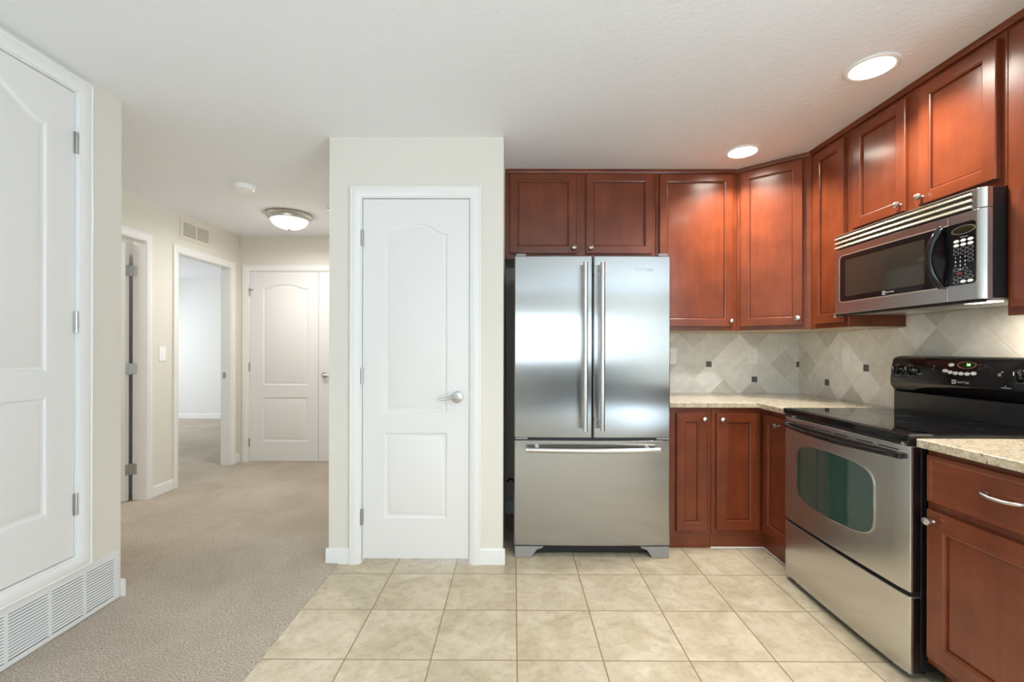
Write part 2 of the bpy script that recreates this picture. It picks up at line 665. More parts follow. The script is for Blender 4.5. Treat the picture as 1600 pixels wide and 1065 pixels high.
# windows (behind the camera and in the bedroom)
def window(name, T, w, h, label):
    t = thing(name, label, 'window', T.to_translation(), kind='structure')
    f = MB(T)
    for (a, b, c, d) in ((0, 0.05, 0, h), (w - 0.05, w, 0, h), (0.05, w - 0.05, 0, 0.05), (0.05, w - 0.05, h - 0.05, h),
                         (w / 2 - 0.02, w / 2 + 0.02, 0.05, h - 0.05)):
        f.box(a, b, 0.03, 0.09, c, d)
    f.build('frame', M['trim'], t, 0.003)
    g = NM('window_glass')
    g.set(Base_Color=(1, 1, 1, 1), Roughness=0.0, Transmission_Weight=1.0, IOR=1.45)
    p = MB(T).box(0.05, w / 2 - 0.02, 0.055, 0.065, 0.05, h - 0.05)
    p.box(w / 2 + 0.02, w - 0.05, 0.055, 0.065, 0.05, h - 0.05)
    p.build('pane', g.m, t)
    s = MB(T).box(-0.03, w + 0.03, -0.04, 0.0, -0.03, 0.0)
    s.build('sill', M['trim'], t, 0.003)
    return t


R180 = Matrix.Rotation(PI, 4, 'Z')
window('window_1', Matrix.Translation((-0.20, -4.50, 0.95)) @ R180, 1.6, 1.0, 'white framed living room window on the hall side')
window('window_2', Matrix.Translation((1.85, -4.50, 0.95)) @ R180, 1.6, 1.0, 'white framed living room window above the sofa')
window('window_4', face_west(6.0, -0.3, 0.12), 3.6, 2.06, 'white framed living room glazed doors added out of view as a daylight source')  # invented glazing, out of view, to go with the side fill
window('window_3', face_east(-6.75, 5.4, 0.8), 1.6, 1.3, 'white framed bedroom window')


# ------------------------------------------------------------------ casings, baseboards, doors
CASING = [(0.006, 0.0), (0.006, 0.009), (0.016, 0.011), (0.022, 0.0145), (0.045, 0.017), (0.054, 0.015), (0.058, 0.018), (0.064, 0.016), (0.064, 0.0)]


def casing(name, T, x0, x1, z0, z1, label, closed=False, depth=0.12, prof=CASING, jamb=True):
    mb = MB(T)
    L = []
    for d, h in prof:
        if closed:
            L.append([(x0 - d, -h, z0 - d), (x0 - d, -h, z1 + d), (x1 + d, -h, z1 + d), (x1 + d, -h, z0 - d)])
        else:
            L.append([(x0 - d, -h, z0), (x0 - d, -h, z1 + d), (x1 + d, -h, z1 + d), (x1 + d, -h, z0)])
    mb.loops(L, closed, False, False)
    if jamb:
        t = 0.012
        e = 0.0005
        y0 = -0.002
        mb.box(x0 - t, x0 + e, y0, depth, z0, z1)
        mb.box(x1 - e, x1 + t, y0, depth, z0, z1)
        mb.box(x0 - t, x1 + t, y0, depth, z1 - e, z1 + t)
        if closed:
            mb.box(x0 - t, x1 + t, y0, depth, z0 - t, z0 + e)
    o = mb.build(name, M['trim'], None, 0, True, angle=25)
    return tag(o, label, 'door frame', kind='structure')


def moulded(mb, w, h, t, panels, y0=0.0):
    """white moulded door leaf: arched raised panels pressed into the front face at y0"""
    prof = [(0.0, 0.0), (0.006, 0.0015), (0.012, 0.008), (0.022, 0.0085), (0.034, 0.0045), (0.048, 0.0015)]
    bm = bmesh.new()
    rect = [bm.verts.new((x, y0, z)) for x, z in ((0, 0), (w, 0), (w, h), (0, h))]
    edges = [bm.edges.new((rect[i], rect[(i + 1) % 4])) for i in range(4)]
    extra = []
    for (x0, x1, z0, zs, rise) in panels:
        def outline(i):
            p = [(x0 + i, z0 + i), (x1 - i, z0 + i)]
            n = 28 if rise else 1
            xc, hw = (x0 + x1) / 2, (x1 - x0) / 2 - i
            for k in range(n + 1):
                s = 1 - 2.0 * k / n
                z = zs - i
                if rise:
                    a = abs(s)
                    z += rise * (0.5 * (1 + math.cos(PI * min(1, a / 0.93) ** 1.45)))
                p.append((xc + hw * s, z))
            return p
        Ls = [[(x, y0 + d, z) for x, z in outline(i)] for i, d in prof]
        l0 = [bm.verts.new(p) for p in Ls[0]]
        edges += [bm.edges.new((l0[i], l0[(i + 1) % len(l0)])) for i in range(len(l0))]
        extra.append(Ls)
    bmesh.ops.triangle_fill(bm, use_beauty=True, use_dissolve=False, edges=edges)
    bm.verts.index_update()
    mb.add([tuple(v.co) for v in bm.verts], [tuple(v.index for v in f.verts) for f in bm.faces])
    bm.free()
    for Ls in extra:
        mb.loops(Ls, True, False, True)
    b = [(0, y0, 0), (w, y0, 0), (w, y0, h), (0, y0, h), (0, y0 + t, 0), (w, y0 + t, 0), (w, y0 + t, h), (0, y0 + t, h)]
    mb.add(b, [(0, 1, 5, 4), (1, 2, 6, 5), (2, 3, 7, 6), (3, 0, 4, 7), (4, 5, 6, 7)])
    return mb


def hinge(T, x, z, parent, open_=False, L=0.09):
    mb = MB(T)
    mb.tube([(x, -0.006, z - L / 2), (x, -0.006, z + L / 2)], 0.0055, 10)
    for k in (0.25, 0.5, 0.75):
        mb.lathe([(0.006, -0.0008), (0.0062, 0), (0.006, 0.0008)], (x, -0.006, z - L / 2 + L * k), (0, 0, 1), 10)
    mb.box(x - 0.010, x + 0.010, -0.003, 0.0035, z - L / 2, z + L / 2)
    return mb.build('hinge', M['hinge'], parent, 0.0006)


def lever(T, x, z, parent, dirx=-1, L=0.115):
    mb = MB(T)
    mb.lathe([(0.032, 0), (0.033, 0.003), (0.030, 0.009), (0.020, 0.012), (0.011, 0.014), (0.0105, 0.042), (0.013, 0.046), (0.0, 0.050)], (x, 0, z), (0, -1, 0), 28)
    path, rad = [], []
    for k in range(9):
        s = k / 8.0
        path.append((x + dirx * (L * s - 0.010), -0.043 + 0.006 * math.sin(s * PI), z + 0.004 * math.sin(s * 2 * PI) - 0.006 * s))
        rad.append((0.0115 - 0.006 * s, 0.0085 - 0.0035 * s))
    mb.tube(path, rad, 14, flat=(0, 0, 1))
    return mb.build('lever_handle', M['nickel'], parent)


# 1 left raised closet door
casing('trim_1', face_east(-1.91, 0, 0), 1.195, 1.964, 0.306, 2.328,
       'white moulded frame all round the raised closet door', True)
d1 = thing('door_1', 'raised white arched panel closet door above the louvred grille', 'door', (-1.912, 1.198, 0.311), kind='structure')
T1 = face_east(-1.916, 1.199, 0.311)
W1, H1 = 0.762, 2.013
moulded(MB(T1), W1, H1, 0.035, [(0.112, 0.652, 0.211, 0.704, 0), (0.112, 0.652, 0.804, 1.832, 0.095)]).build('slab', M['door'], d1, angle=20)
for z in (1.798, 1.016, 0.222):
    hinge(T1, W1 + 0.0045, z, d1, L=0.094)

# 2 open bathroom door
casing('trim_2', face_east(-2.93, 0, 0), 2.808, 3.578, 0.0, 2.064, 'white frame of the bathroom doorway nearest in the hall', depth=0.098)
d2 = thing('door_2', 'white bathroom door swung open at the first hall doorway', 'door', (-3.06, 3.555, 0.012), kind='structure')
T2 = Matrix.Translation((-3.046, 3.564, 0.012)) @ Matrix.Rotation(PI, 4, 'Z')
moulded(MB(T2), 0.755, 2.035, 0.035, [(0.11, 0.645, 0.22, 0.70, 0), (0.11, 0.645, 0.80, 1.84, 0.09)], -0.0).build('slab', M['door'], d2, angle=20)
for z in (1.826, 1.05, 0.255):
    hb = MB()
    hb.box(-3.0465, -3.0450, 3.530, 3.562, z - 0.043, z + 0.043)
    hb.box(-3.030, -2.994, 3.5755, 3.5782, z - 0.043, z + 0.043)
    hb.tube([(-3.037, 3.570, z - 0.043), (-3.037, 3.570, z + 0.043)], 0.0055, 10)
    hb.box(-3.0465, -3.037, 3.560, 3.570, z - 0.043, z + 0.043)
    hb.box(-3.037, -3.029, 3.570, 3.578, z - 0.043, z + 0.043)
    hb.build('hinge', M['hinge'], d2, 0.0005)

# 3 bedroom doorway (door itself out of sight)
casing('trim_3', face_east(-2.93, 0, 0), 3.930, 4.658, 0.0, 2.046, 'white frame of the open bedroom doorway', depth=0.098)
sk = MB().box(-3.005, -2.975, 4.6555, 4.6585, 0.905, 0.965)
tag(sk.build('strike_plate', M['hinge']), 'small steel strike plate on the bedroom door jamb', 'strike plate')

# 4 hall double closet doors
casing('trim_4', face_south(0, 4.80, 0), -2.818, -1.342, 0.0, 2.036, 'white frame around the double doors at the end of the hall')
LW = 0.733
d3 = thing('door_3', 'white arched panel closet door with three hinges at the hall end', 'door', (-2.815, 4.806, 0.018), kind='structure')
T3 = face_south(-2.815, 4.806, 0.018)
PAN = [(0.137, 0.622, 0.203, 0.679, 0), (0.137, 0.622, 0.802, 1.838, 0.045)]
moulded(MB(T3), LW, 2.013, 0.035, PAN).build('slab', M['door'], d3, angle=20)
for z in (1.795, 0.998, 0.194):
    hinge(T3, -0.005, z, d3)
hs = MB(T3)
hs.tube([(-0.055, -0.012, 1.823), (0.035, -0.012, 1.823)], 0.003, 8)
hs.tube([(-0.005, -0.004, 1.845), (-0.005, -0.014, 1.823), (-0.005, -0.014, 1.80)], 0.004, 8)
hs.lathe([(0.006, 0), (0.007, 0.004), (0.006, 0.008)], (-0.055, -0.012, 1.823), (0, -1, 0), 10)
hs.lathe([(0.006, 0), (0.007, 0.004), (0.006, 0.008)], (0.035, -0.012, 1.823), (0, -1, 0), 10)
hs.build('hinge_pin_stop', M['hinge'], d3)
d4 = thing('door_4', 'white closet door with lever handle, half hidden by the pantry', 'door', (-2.077, 4.806, 0.018), kind='structure')
T4 = face_south(-2.078, 4.806, 0.018)
moulded(MB(T4), LW, 2.013, 0.035, PAN).build('slab', M['door'], d4, angle=20)
lever(T4, 0.062, 0.912, d4, dirx=1)
MB(T4).box(-0.11, -0.03, 0.004, 0.03, 2.0135, 2.0165).build('catch', M['hinge'], d3)
MB(T4).box(0.03, 0.11, 0.004, 0.03, 2.0135, 2.0165).build('catch', M['hinge'], d4)

# 5 pantry door
casing('trim_5', face_south(0, 2.553, 0), -0.860, -0.250, 0.0, 2.066, 'white moulded frame of the pantry door')
d5 = thing('door_5', 'white arched panel pantry door with satin lever handle', 'door', (-0.855, 2.559, 0.028), kind='structure')
T5 = face_south(-0.8555, 2.558, 0.028)
moulded(MB(T5), 0.602, 2.033, 0.035, [(0.118, 0.482, 0.222, 0.714, 0), (0.118, 0.482, 0.822, 1.848, 0.055)]).build('slab', M['door'], d5, angle=20)
for z in (1.814, 1.031, 0.235):
    hinge(T5, -0.0045, z, d5)
lever(T5, 0.536, 0.913, d5, dirx=-1)
MB(T5).box(0.6022, 0.6052, 0.004, 0.024, 0.875, 0.945).build('latch_plate', M['hinge'], d5)


def baseboard(name, poly_T, length, label, h=0.088):
    mb = MB(poly_T)
    prof = [(0, 0), (-0.013, 0), (-0.013, h - 0.012), (-0.011, h - 0.004), (-0.006, h), (0, h)]
    mb.loops([[(0, y, z) for y, z in prof], [(length, y, z) for y, z in prof]])
    return struct(name, mb, M['trim'], label, 'baseboard', 0.001)


baseboard('baseboard_pantry_left', face_south(-1.058, 2.553), 0.134, 'white baseboard on the pantry wall at the carpet edge')
baseboard('baseboard_pantry_right', face_south(-0.186, 2.553), 0.139, 'white baseboard on the pantry wall beside the fridge')
baseboard('baseboard_hall_left', face_east(-2.93, 3.643, 0.004), 0.222, 'white baseboard below the light switch between the two hall doorways')
baseboard('baseboard_hall_corner', face_east(-2.93, 4.723, 0.004), 0.077, 'short white baseboard in the corner by the double doors')
baseboard('baseboard_closet_end', Matrix.Translation((-1.895, 2.19, 0.004)) @ R180, 1.035, 'white baseboard around the closet block end beyond the grille')
baseboard('baseboard_bedroom', face_south(-6.75, 7.75, 0.0), 3.70, 'white baseboard across the far bedroom wall')
baseboard('baseboard_kitchen_back', face_south(-0.06, 3.345), 1.0, 'white baseboard in the shaded gap behind the fridge')

# ------------------------------------------------------------------ return-air grille under the raised door
g = thing('return_air_grille', 'long white louvred air grille under the raised closet door', 'air vent', (-1.91, 1.80, 0.012))
gy0, gy1 = 1.38, 2.174
gx = -1.910
fr = MB()
fr.box(gx, gx + 0.006, gy0, gy1, 0.012, 0.031)
fr.box(gx, gx + 0.006, gy0, gy1, 0.219, 0.243)
groups = [(1.404, 1.538), (1.550, 1.684), (1.697, 1.846), (1.858, 1.996), (2.009, 2.149)]
edges_ = [gy0] + [e for gr in groups for e in gr] + [gy1]
for i in range(0, len(edges_), 2):
    fr.box(gx, gx + 0.006, edges_[i], edges_[i + 1], 0.031, 0.219)
fr.build('frame', M['grille'], g, 0.0012)
MB().box(gx + 0.0002, gx + 0.0009, gy0 + 0.01, gy1 - 0.01, 0.02, 0.23).build('backing', M['dark_void'], g)
lv = MB()
nl = 15
for (a, b) in groups:
    for k in range(nl):
        z = 0.033 + (0.186) * (k + 0.5) / nl
        lv.add([(gx + 0.0012, a, z + 0.0048), (gx + 0.0060, a, z - 0.0012), (gx + 0.0060, a, z - 0.0024), (gx + 0.0012, a, z + 0.0034),
                (gx + 0.0012, b, z + 0.0048), (gx + 0.0060, b, z - 0.0012), (gx + 0.0060, b, z - 0.0024), (gx + 0.0012, b, z + 0.0034)],
               [(0, 1, 2, 3), (7, 6, 5, 4), (0, 4, 5, 1), (1, 5, 6, 2), (2, 6, 7, 3), (3, 7, 4, 0)])
lv.build('louvres', M['grille'], g, smooth=False)

# vent above the bedroom doorway
v = thing('wall_vent', 'beige two-panel supply vent high above the bedroom doorway', 'air vent', (-2.93, 4.15, 2.18))
TV = face_east(-2.93, 3.949, 2.178)
f = MB(TV)
f.box(0, 0.400, -0.007, 0, 0, 0.038)
f.box(0, 0.400, -0.007, 0, 0.160, 0.190)
f.box(0, 0.035, -0.007, 0, 0.038, 0.160)
f.box(0.365, 0.400, -0.007, 0, 0.038, 0.160)
f.box(0.190, 0.208, -0.007, 0, 0.038, 0.160)
f.build('frame', M['beige_grille'], v, 0.002)
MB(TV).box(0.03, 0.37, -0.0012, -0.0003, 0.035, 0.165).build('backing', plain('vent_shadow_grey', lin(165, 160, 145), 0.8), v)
f = MB(TV)
for (a, b) in ((0.035, 0.190), (0.208, 0.365)):
    for k in range(7):
        z = 0.041 + 0.119 * (k + 0.5) / 7
        f.add([(a, -0.0015, z + 0.009), (a, -0.006, z - 0.002), (a, -0.006, z - 0.0035), (a, -0.0015, z + 0.007),
               (b, -0.0015, z + 0.009), (b, -0.006, z - 0.002), (b, -0.006, z - 0.0035), (b, -0.0015, z + 0.007)],
              [(0, 1, 2, 3), (7, 6, 5, 4), (0, 4, 5, 1), (1, 5, 6, 2), (2, 6, 7, 3), (3, 7, 4, 0)])
f.build('louvres', M['beige_grille'], v, smooth=False)


# ------------------------------------------------------------------ switches and outlets
def wall_plate(name, T, label, cat, kind, group=None):
    t = thing(name, label, cat, T.to_translation(), group)
    MB(T).box(-0.0355, 0.0355, -0.006, 0, -0.058, 0.058).build('plate', M['plate'], t, 0.0025)
    if kind == 'rocker':
        MB(T).box(-0.0165, 0.0165, -0.009, -0.005, -0.033, 0.033).build('rocker', M['plate'], t, 0.0015)
    elif kind == 'outlet':
        MB(T).box(-0.0165, 0.0165, -0.0085, -0.005, -0.034, 0.034).build('receptacle', M['plate'], t, 0.0015)
        for zc in (-0.020, 0.020):
            MB(T).box(-0.0072, -0.0052, -0.0089, -0.008, zc - 0.004, zc + 0.005).build('slot', M['grey_plastic'], t)
            MB(T).box(0.0052, 0.0072, -0.0089, -0.008, zc - 0.003, zc + 0.005).build('slot', M['grey_plastic'], t)
            MB(T).lathe([(0.0022, 0), (0.0022, 0.0006)], (0, -0.0084, zc - 0.009), (0, -1, 0), 10).build('earth_hole', M['grey_plastic'], t)
    for zc in (-0.048, 0.048):
        MB(T).lathe([(0.0032, 0), (0.003, 0.0008), (0.0, 0.0012)], (0, -0.006, zc), (0, -1, 0), 12).build('screw', M['plate'], t)
    return t


wall_plate('light_switch', face_east(-2.93, 3.752, 1.166), 'white rocker light switch on the hall wall between the doorways', 'light switch', 'rocker')

# ------------------------------------------------------------------ ceiling fixtures
for i, (x, y, lab, pw) in enumerate(((1.480, 0.80, 'round white recessed kitchen light added out of view to brighten the range side', 4),  # unseen lamp added to lift the counters and backsplash
                                     (0.55, 0.30, 'round white recessed kitchen light added out of view to brighten the fridge side', 6),  # unseen lamp too, added for more light on the fridge side
                                     (1.512, 1.918, 'round white recessed light above the near upper cabinets', 6.5),
                                     (1.379, 2.735, 'round white recessed light in front of the corner cabinet', 7))):
    t = thing('recessed_light', lab, 'ceiling light', (x, y, TOP), 'recessed kitchen lights')
    MB().lathe([(0.098, 0.0), (0.100, -0.003), (0.096, -0.007), (0.086, -0.009), (0.078, -0.006), (0.078, 0.0)], (x, y, TOP), (0, 0, 1), 48).build('trim_ring', M['plate'], t)
    MB().lathe([(0.0785, -0.0065), (0.060, -0.0085), (0.0, -0.0095)], (x, y, TOP), (0, 0, 1), 48).build('lens', M['lens'], t)
    L = area_light('recessed_lamp', (x, y, TOP - 0.014), (0, 0, 0), 0.15, 0.15, pw, (1.0, 0.95, 0.86), 'DISK', 2.3)

hx, hy = -2.008, 4.03
t = thing('flush_ceiling_light', 'round flush light with frosted glass bowl and nickel rim in the hall', 'ceiling light', (hx, hy, TOP))
MB().lathe([(0.165, 0.0), (0.190, -0.004), (0.193, -0.012), (0.183, -0.026), (0.170, -0.032), (0.168, -0.050), (0.155, -0.056), (0.150, -0.048), (0.150, 0.0)], (hx, hy, TOP), (0, 0, 1), 56).build('rim', M['nickel'], t)
bowl = [(0.1495, -0.050)]
for k in range(1, 13):
    a = k / 12 * PI / 2
    bowl.append((0.1495 * math.cos(a), -0.050 - 0.080 * math.sin(a)))
MB().lathe(bowl, (hx, hy, TOP), (0, 0, 1), 48).build('glass_bowl', M['dome'], t)
MB().lathe([(0.004, -0.128), (0.013, -0.131), (0.011, -0.137), (0.005, -0.142), (0.0, -0.144)], (hx, hy, TOP), (0, 0, 1), 20).build('finial', M['nickel'], t)
area_light('hall_lamp', (hx, hy, TOP - 0.15), (0, 0, 0), 0.24, 0.24, 7.5, (0.98, 0.96, 0.92), 'DISK')

sx_, sy_ = -1.99, 3.32
t = thing('smoke_detector', 'round white smoke detector on the hall ceiling before the flush light', 'smoke detector', (sx_, sy_, TOP))
MB().lathe([(0.078, 0.0), (0.078, -0.008), (0.070, -0.012), (0.068, -0.026), (0.058, -0.034), (0.0, -0.037)], (sx_, sy_, TOP), (0, 0, 1), 40).build('cover', M['plate'], t)
MB().lathe([(0.006, 0), (0.006, -0.003), (0.0, -0.004)], (sx_ + 0.052, sy_, TOP - 0.033), (0, 0, 1), 12).build('test_button', M['grille'], t)

spx, spy = -1.55, 3.78
t = thing('fire_sprinkler', 'small sprinkler head on the hall ceiling beside the pantry corner', 'fire sprinkler', (spx, spy, TOP))
MB().lathe([(0.030, 0), (0.030, -0.003), (0.018, -0.010), (0.0, -0.011)], (spx, spy, TOP), (0, 0, 1), 24).build('escutcheon', M['plate'], t)
b = MB()
b.tube([(spx - 0.010, spy, TOP - 0.008), (spx - 0.012, spy, TOP - 0.025), (spx, spy, TOP - 0.038)], 0.003, 8)
b.tube([(spx + 0.010, spy, TOP - 0.008), (spx + 0.012, spy, TOP - 0.025), (spx, spy, TOP - 0.038)], 0.003, 8)
b.lathe([(0.016, 0), (0.016, -0.002), (0.0, -0.003)], (spx, spy, TOP - 0.038), (0, 0, 1), 20)
b.build('nozzle', M['chrome'], t)


# ------------------------------------------------------------------ cabinets
def cab_door(T, w, h, parent, name='door', rail=0.048, t=0.020, slab=False):
    """shaker door; local x 0..w, z 0..h, back at y=0, front at y=-t. rails carry the second material"""
    mb = MB(T)
    c = 0.003
    F = -t
    # outer edge: sides, chamfer
    def rect(i, y):
        return [(i, y, i), (w - i, y, i), (w - i, y, h - i), (i, y, h - i)]
    mb.loops([rect(0, 0), rect(0, F + c), rect(c, F)], True, True, False)
    if slab:
        mb.loops([rect(c, F), rect(0.014, F), rect(0.020, F + 0.0028), rect(0.024, F + 0.0028)], True, False, True, 1)
        return mb.build(name, [M['cherry'], M['cherry_rail']], parent, angle=20)
    s = rail
    # stiles full height, rails between
    mb.add([(c, F, c), (s, F, c), (s, F, h - c), (c, F, h - c)], [(0, 1, 2, 3)], 0)
    mb.add([(w - s, F, c), (w - c, F, c), (w - c, F, h - c), (w - s, F, h - c)], [(0, 1, 2, 3)], 0)
    mb.add([(s, F, c), (w - s, F, c), (w - s, F, s), (s, F, s)], [(0, 1, 2, 3)], 1)
    mb.add([(s, F, h - s), (w - s, F, h - s), (w - s, F, h - c), (s, F, h - c)], [(0, 1, 2, 3)], 1)
    mb.loops([rect(s, F), rect(s + 0.002, F + 0.003), rect(s + 0.007, F + 0.005), rect(s + 0.008, F + 0.0125)], True, False, False, 0)
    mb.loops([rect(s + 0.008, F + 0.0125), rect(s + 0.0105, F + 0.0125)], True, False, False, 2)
    mb.loops([rect(s + 0.0105, F + 0.0125), rect(s + 0.013, F + 0.0115)], True, False, True, 0)
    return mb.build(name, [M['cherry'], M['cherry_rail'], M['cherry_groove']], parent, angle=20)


def knob(T, x, z, parent, y=-0.020, r=0.0165):
    mb = MB(T)
    mb.lathe([(0.0085, 0), (0.0075, 0.003), (0.0055, 0.006), (0.0055, 0.012), (0.009, 0.0145), (r * 0.92, 0.018), (r, 0.0225), (r * 0.9, 0.0275), (r * 0.55, 0.031), (0.0, 0.0322)],
             (x, y, z), (0, -1, 0), 22, squash=(0.86, 1.0))
    return mb.build('knob', M['nickel'], parent)


UB, UT = 1.340, 2.398      # tall upper cabinets: bottom, top


def carcass(poly, z0, z1, parent, bevel=0.0012, under=True):
    MB().prism(poly, z0, z1, 'xy').build('body', M['cherry'], parent, bevel)


# over the fridge
c = thing('wall_cabinet', 'short two-door cherry wall cabinet above the fridge', 'cabinet', (0.44, 3.18, 1.815))
carcass([(-0.058, 3.02), (0.944, 3.02), (0.944, 3.343), (-0.058, 3.343)], 1.815, UT, c)
da = cab_door(face_south(-0.027, 3.02, 1.848), 0.441, 0.533, c)
knob(face_south(-0.027, 3.02, 1.848), 0.441 - 0.018, 0.034, da)
db = cab_door(face_south(0.478, 3.02, 1.848), 0.445, 0.533, c)
knob(face_south(0.478, 3.02, 1.848), 0.030, 0.034, db)

# tall one beside it
c = thing('wall_cabinet', 'tall single-door cherry wall cabinet between fridge top and corner', 'cabinet', (1.21, 3.18, UB))
carcass([(0.946, 3.02), (1.486, 3.02), (1.486, 3.343), (0.946, 3.343)], UB, UT, c)
da = cab_door(face_south(0.966, 3.02, 1.366), 0.488, 1.012, c)
knob(face_south(0.966, 3.02, 1.366), 0.488 - 0.018, 0.036, da)
MB().box(0.95, 1.484, 3.04, 3.34, UB - 0.004, UB - 0.0005).build('underside', M['raw_maple'], c)

# diagonal corner cabinet
A, B = Vector((1.488, 3.02, 0)), Vector((1.800, 2.740, 0))
c = thing('corner_wall_cabinet', 'diagonal cherry corner wall cabinet with one tall door', 'cabinet', (1.85, 3.1, UB))
carcass([(A.x, A.y), (B.x, B.y), (2.108, 2.740), (2.108, 3.343), (1.488, 3.343)], UB, UT, c)
dv = (B - A).normalized()
ang = math.atan2(dv.y, dv.x)
TD = Matrix.Translation((A.x, A.y, 1.366)) @ Matrix.Rotation(ang, 4, 'Z') @ Matrix.Translation((0.024, 0, 0))
da = cab_door(TD, 0.352, 1.012, c)
knob(TD, 0.352 - 0.022, 0.040, da)
MB().prism([(1.50, 3.03), (1.803, 2.755), (2.10, 2.755), (2.10, 3.335), (1.50, 3.335)], UB - 0.004, UB - 0.0005, 'xy').build('underside', M['raw_maple'], c)

# narrow tall one on the range wall
c = thing('wall_cabinet', 'narrow tall cherry wall cabinet left of the microwave', 'cabinet', (1.95, 2.585, UB))
carcass([(1.80, 2.432), (2.108, 2.432), (2.108, 2.738), (1.80, 2.738)], UB, UT, c)
TW = face_west(1.80, 2.700, 1.366)
da = cab_door(TW, 0.247, 1.002, c)
knob(TW, 0.247 - 0.020, 0.036, da)
MB().box(1.82, 2.10, 2.437, 2.735, UB - 0.004, UB - 0.0005).build('underside', M['raw_maple'], c)

# above the microwave
c = thing('wall_cabinet', 'short two-door cherry wall cabinet above the microwave', 'cabinet', (1.95, 2.04, 1.815))
carcass([(1.80, 1.656), (2.108, 1.656), (2.108, 2.430), (1.80, 2.430)], 1.815, UT, c)
TW = face_west(1.80, 2.385, 1.848)
da = cab_door(TW, 0.318, 0.518, c)
knob(TW, 0.318 - 0.022, 0.034, da)
TW = face_west(1.80, 2.000, 1.848)
db = cab_door(TW, 0.322, 0.518, c)
knob(TW, 0.022, 0.034, db)

# tall one nearest the camera
c = thing('wall_cabinet', 'tall cherry wall cabinet nearest the camera, right of the microwave', 'cabinet', (1.95, 1.36, UB))
carcass([(1.80, 1.06), (2.108, 1.06), (2.108, 1.654), (1.80, 1.654)], UB, UT, c)
TW = face_west(1.80, 1.630, 1.366)
da = cab_door(TW, 0.540, 1.002, c)
knob(TW, 0.540 - 0.022, 0.036, da)

# crown strip along the top of the wall cabinets
cr = MB()
prof = [(-0.002, 2.386), (0.010, 2.386), (0.013, 2.392), (0.013, 2.402), (0.020, 2.4095), (-0.002, 2.4095)]
def crown_loop(P, n):
    return [(P[0] + n[0] * d, P[1] + n[1] * d, z) for d, z in prof]
nA = (-math.tan(PI / 8) * 0.9, -1.0)
nB = (-1.0, -math.tan(PI / 8) * 0.9)
cr.loops([crown_loop((-0.058, 3.02), (0, -1)), crown_loop((A.x, A.y), nA), crown_loop((B.x, B.y), nB), crown_loop((1.80, 1.06), (-1, 0))], True, True, True)
tag(cr.build('crown_strip', M['cherry_rail']), 'thin cherry crown strip under the ceiling along all wall cabinets', 'crown moulding')

# base cabinets
BT = 0.861
c = thing('base_cabinet', 'narrow cherry base cabinet right beside the fridge', 'cabinet', (1.08, 3.05, 0))
carcass([(0.946, 2.770), (1.206, 2.770), (1.206, 3.340), (0.946, 3.340)], 0.083, BT, c)
MB().box(0.948, 1.206, 2.777, 3.33, 0.0, 0.0825).build('toe_kick', M['cherry_rail'], c)
da = cab_door(face_south(0.992, 2.770, 0.110), 0.187, 0.717, c, rail=0.050)
knob(face_south(0.992, 2.770, 0.110), 0.187 - 0.024, 0.717 - 0.034, da)

c = thing('corner_base_cabinet', 'cherry corner base cabinet with two inward-meeting doors beside the range', 'cabinet', (1.7, 3.0, 0))
LX = 1.528
carcass([(1.208, 2.770), (LX, 2.770), (LX, 2.424), (2.108, 2.424), (2.108, 3.340), (1.208, 3.340)], 0.083, BT, c)
MB().prism([(1.208, 2.777), (LX + 0.007, 2.777), (LX + 0.007, 2.426), (2.10, 2.426), (2.10, 3.33), (1.208, 3.33)], 0.0, 0.0825, 'xy').build('toe_kick', M['cherry_rail'], c)
da = cab_door(face_south(1.236, 2.770, 0.116), 0.262, 0.711, c, rail=0.054)
knob(face_south(1.236, 2.770, 0.116), 0.028, 0.711 - 0.036, da)
TW = face_west(LX, 2.742, 0.116)
db = cab_door(TW, 0.290, 0.711, c, rail=0.054)
knob(TW, 0.165, 0.711 - 0.045, db)
ck = MB().box(1.208, LX + 0.005, 2.771, 2.776, 0.0, 0.006)
ck.box(LX + 0.0, LX + 0.006, 2.43, 2.776, 0.0, 0.006)
ck.build('caulk_line', M['plate'], c)

c = thing('base_cabinet', 'cherry base cabinet with drawer nearest the camera, right of the range', 'cabinet', (1.8, 1.3, 0))
NX = 1.505
carcass([(NX, 0.95), (2.105, 0.95), (2.105, 1.646), (NX, 1.646)], 0.083, BT, c)
MB().box(NX + 0.06, 2.10, 0.955, 1.640, 0.0, 0.0825).build('toe_kick', M['cherry_rail'], c)
TW = face_west(NX, 1.632, 0.672)
dr = cab_door(TW, 0.62, 0.168, c, name='drawer', slab=True)
pl = MB(TW)
P0, P1 = 0.205, 0.318
pts = [(P0, -0.020, 0.094), (P0, -0.030, 0.094), (P0 + 0.004, -0.040, 0.094), (P0 + 0.014, -0.046, 0.092), (P0 + 0.040, -0.050, 0.090), (P1 - 0.035, -0.050, 0.090), (P1 - 0.014, -0.046, 0.092), (P1 - 0.004, -0.040, 0.094), (P1, -0.030, 0.094), (P1, -0.020, 0.094)]
pl.tube(pts, [0.0075, 0.006, 0.006, 0.0055, 0.0048, 0.0048, 0.0055, 0.006, 0.006, 0.0075], 12)
pl.build('pull_handle', M['nickel'], dr)
TW = face_west(NX, 1.632, 0.112)
da = cab_door(TW, 0.62, 0.532, c, rail=0.062)
knob(TW, 0.026, 0.532 - 0.036, da)

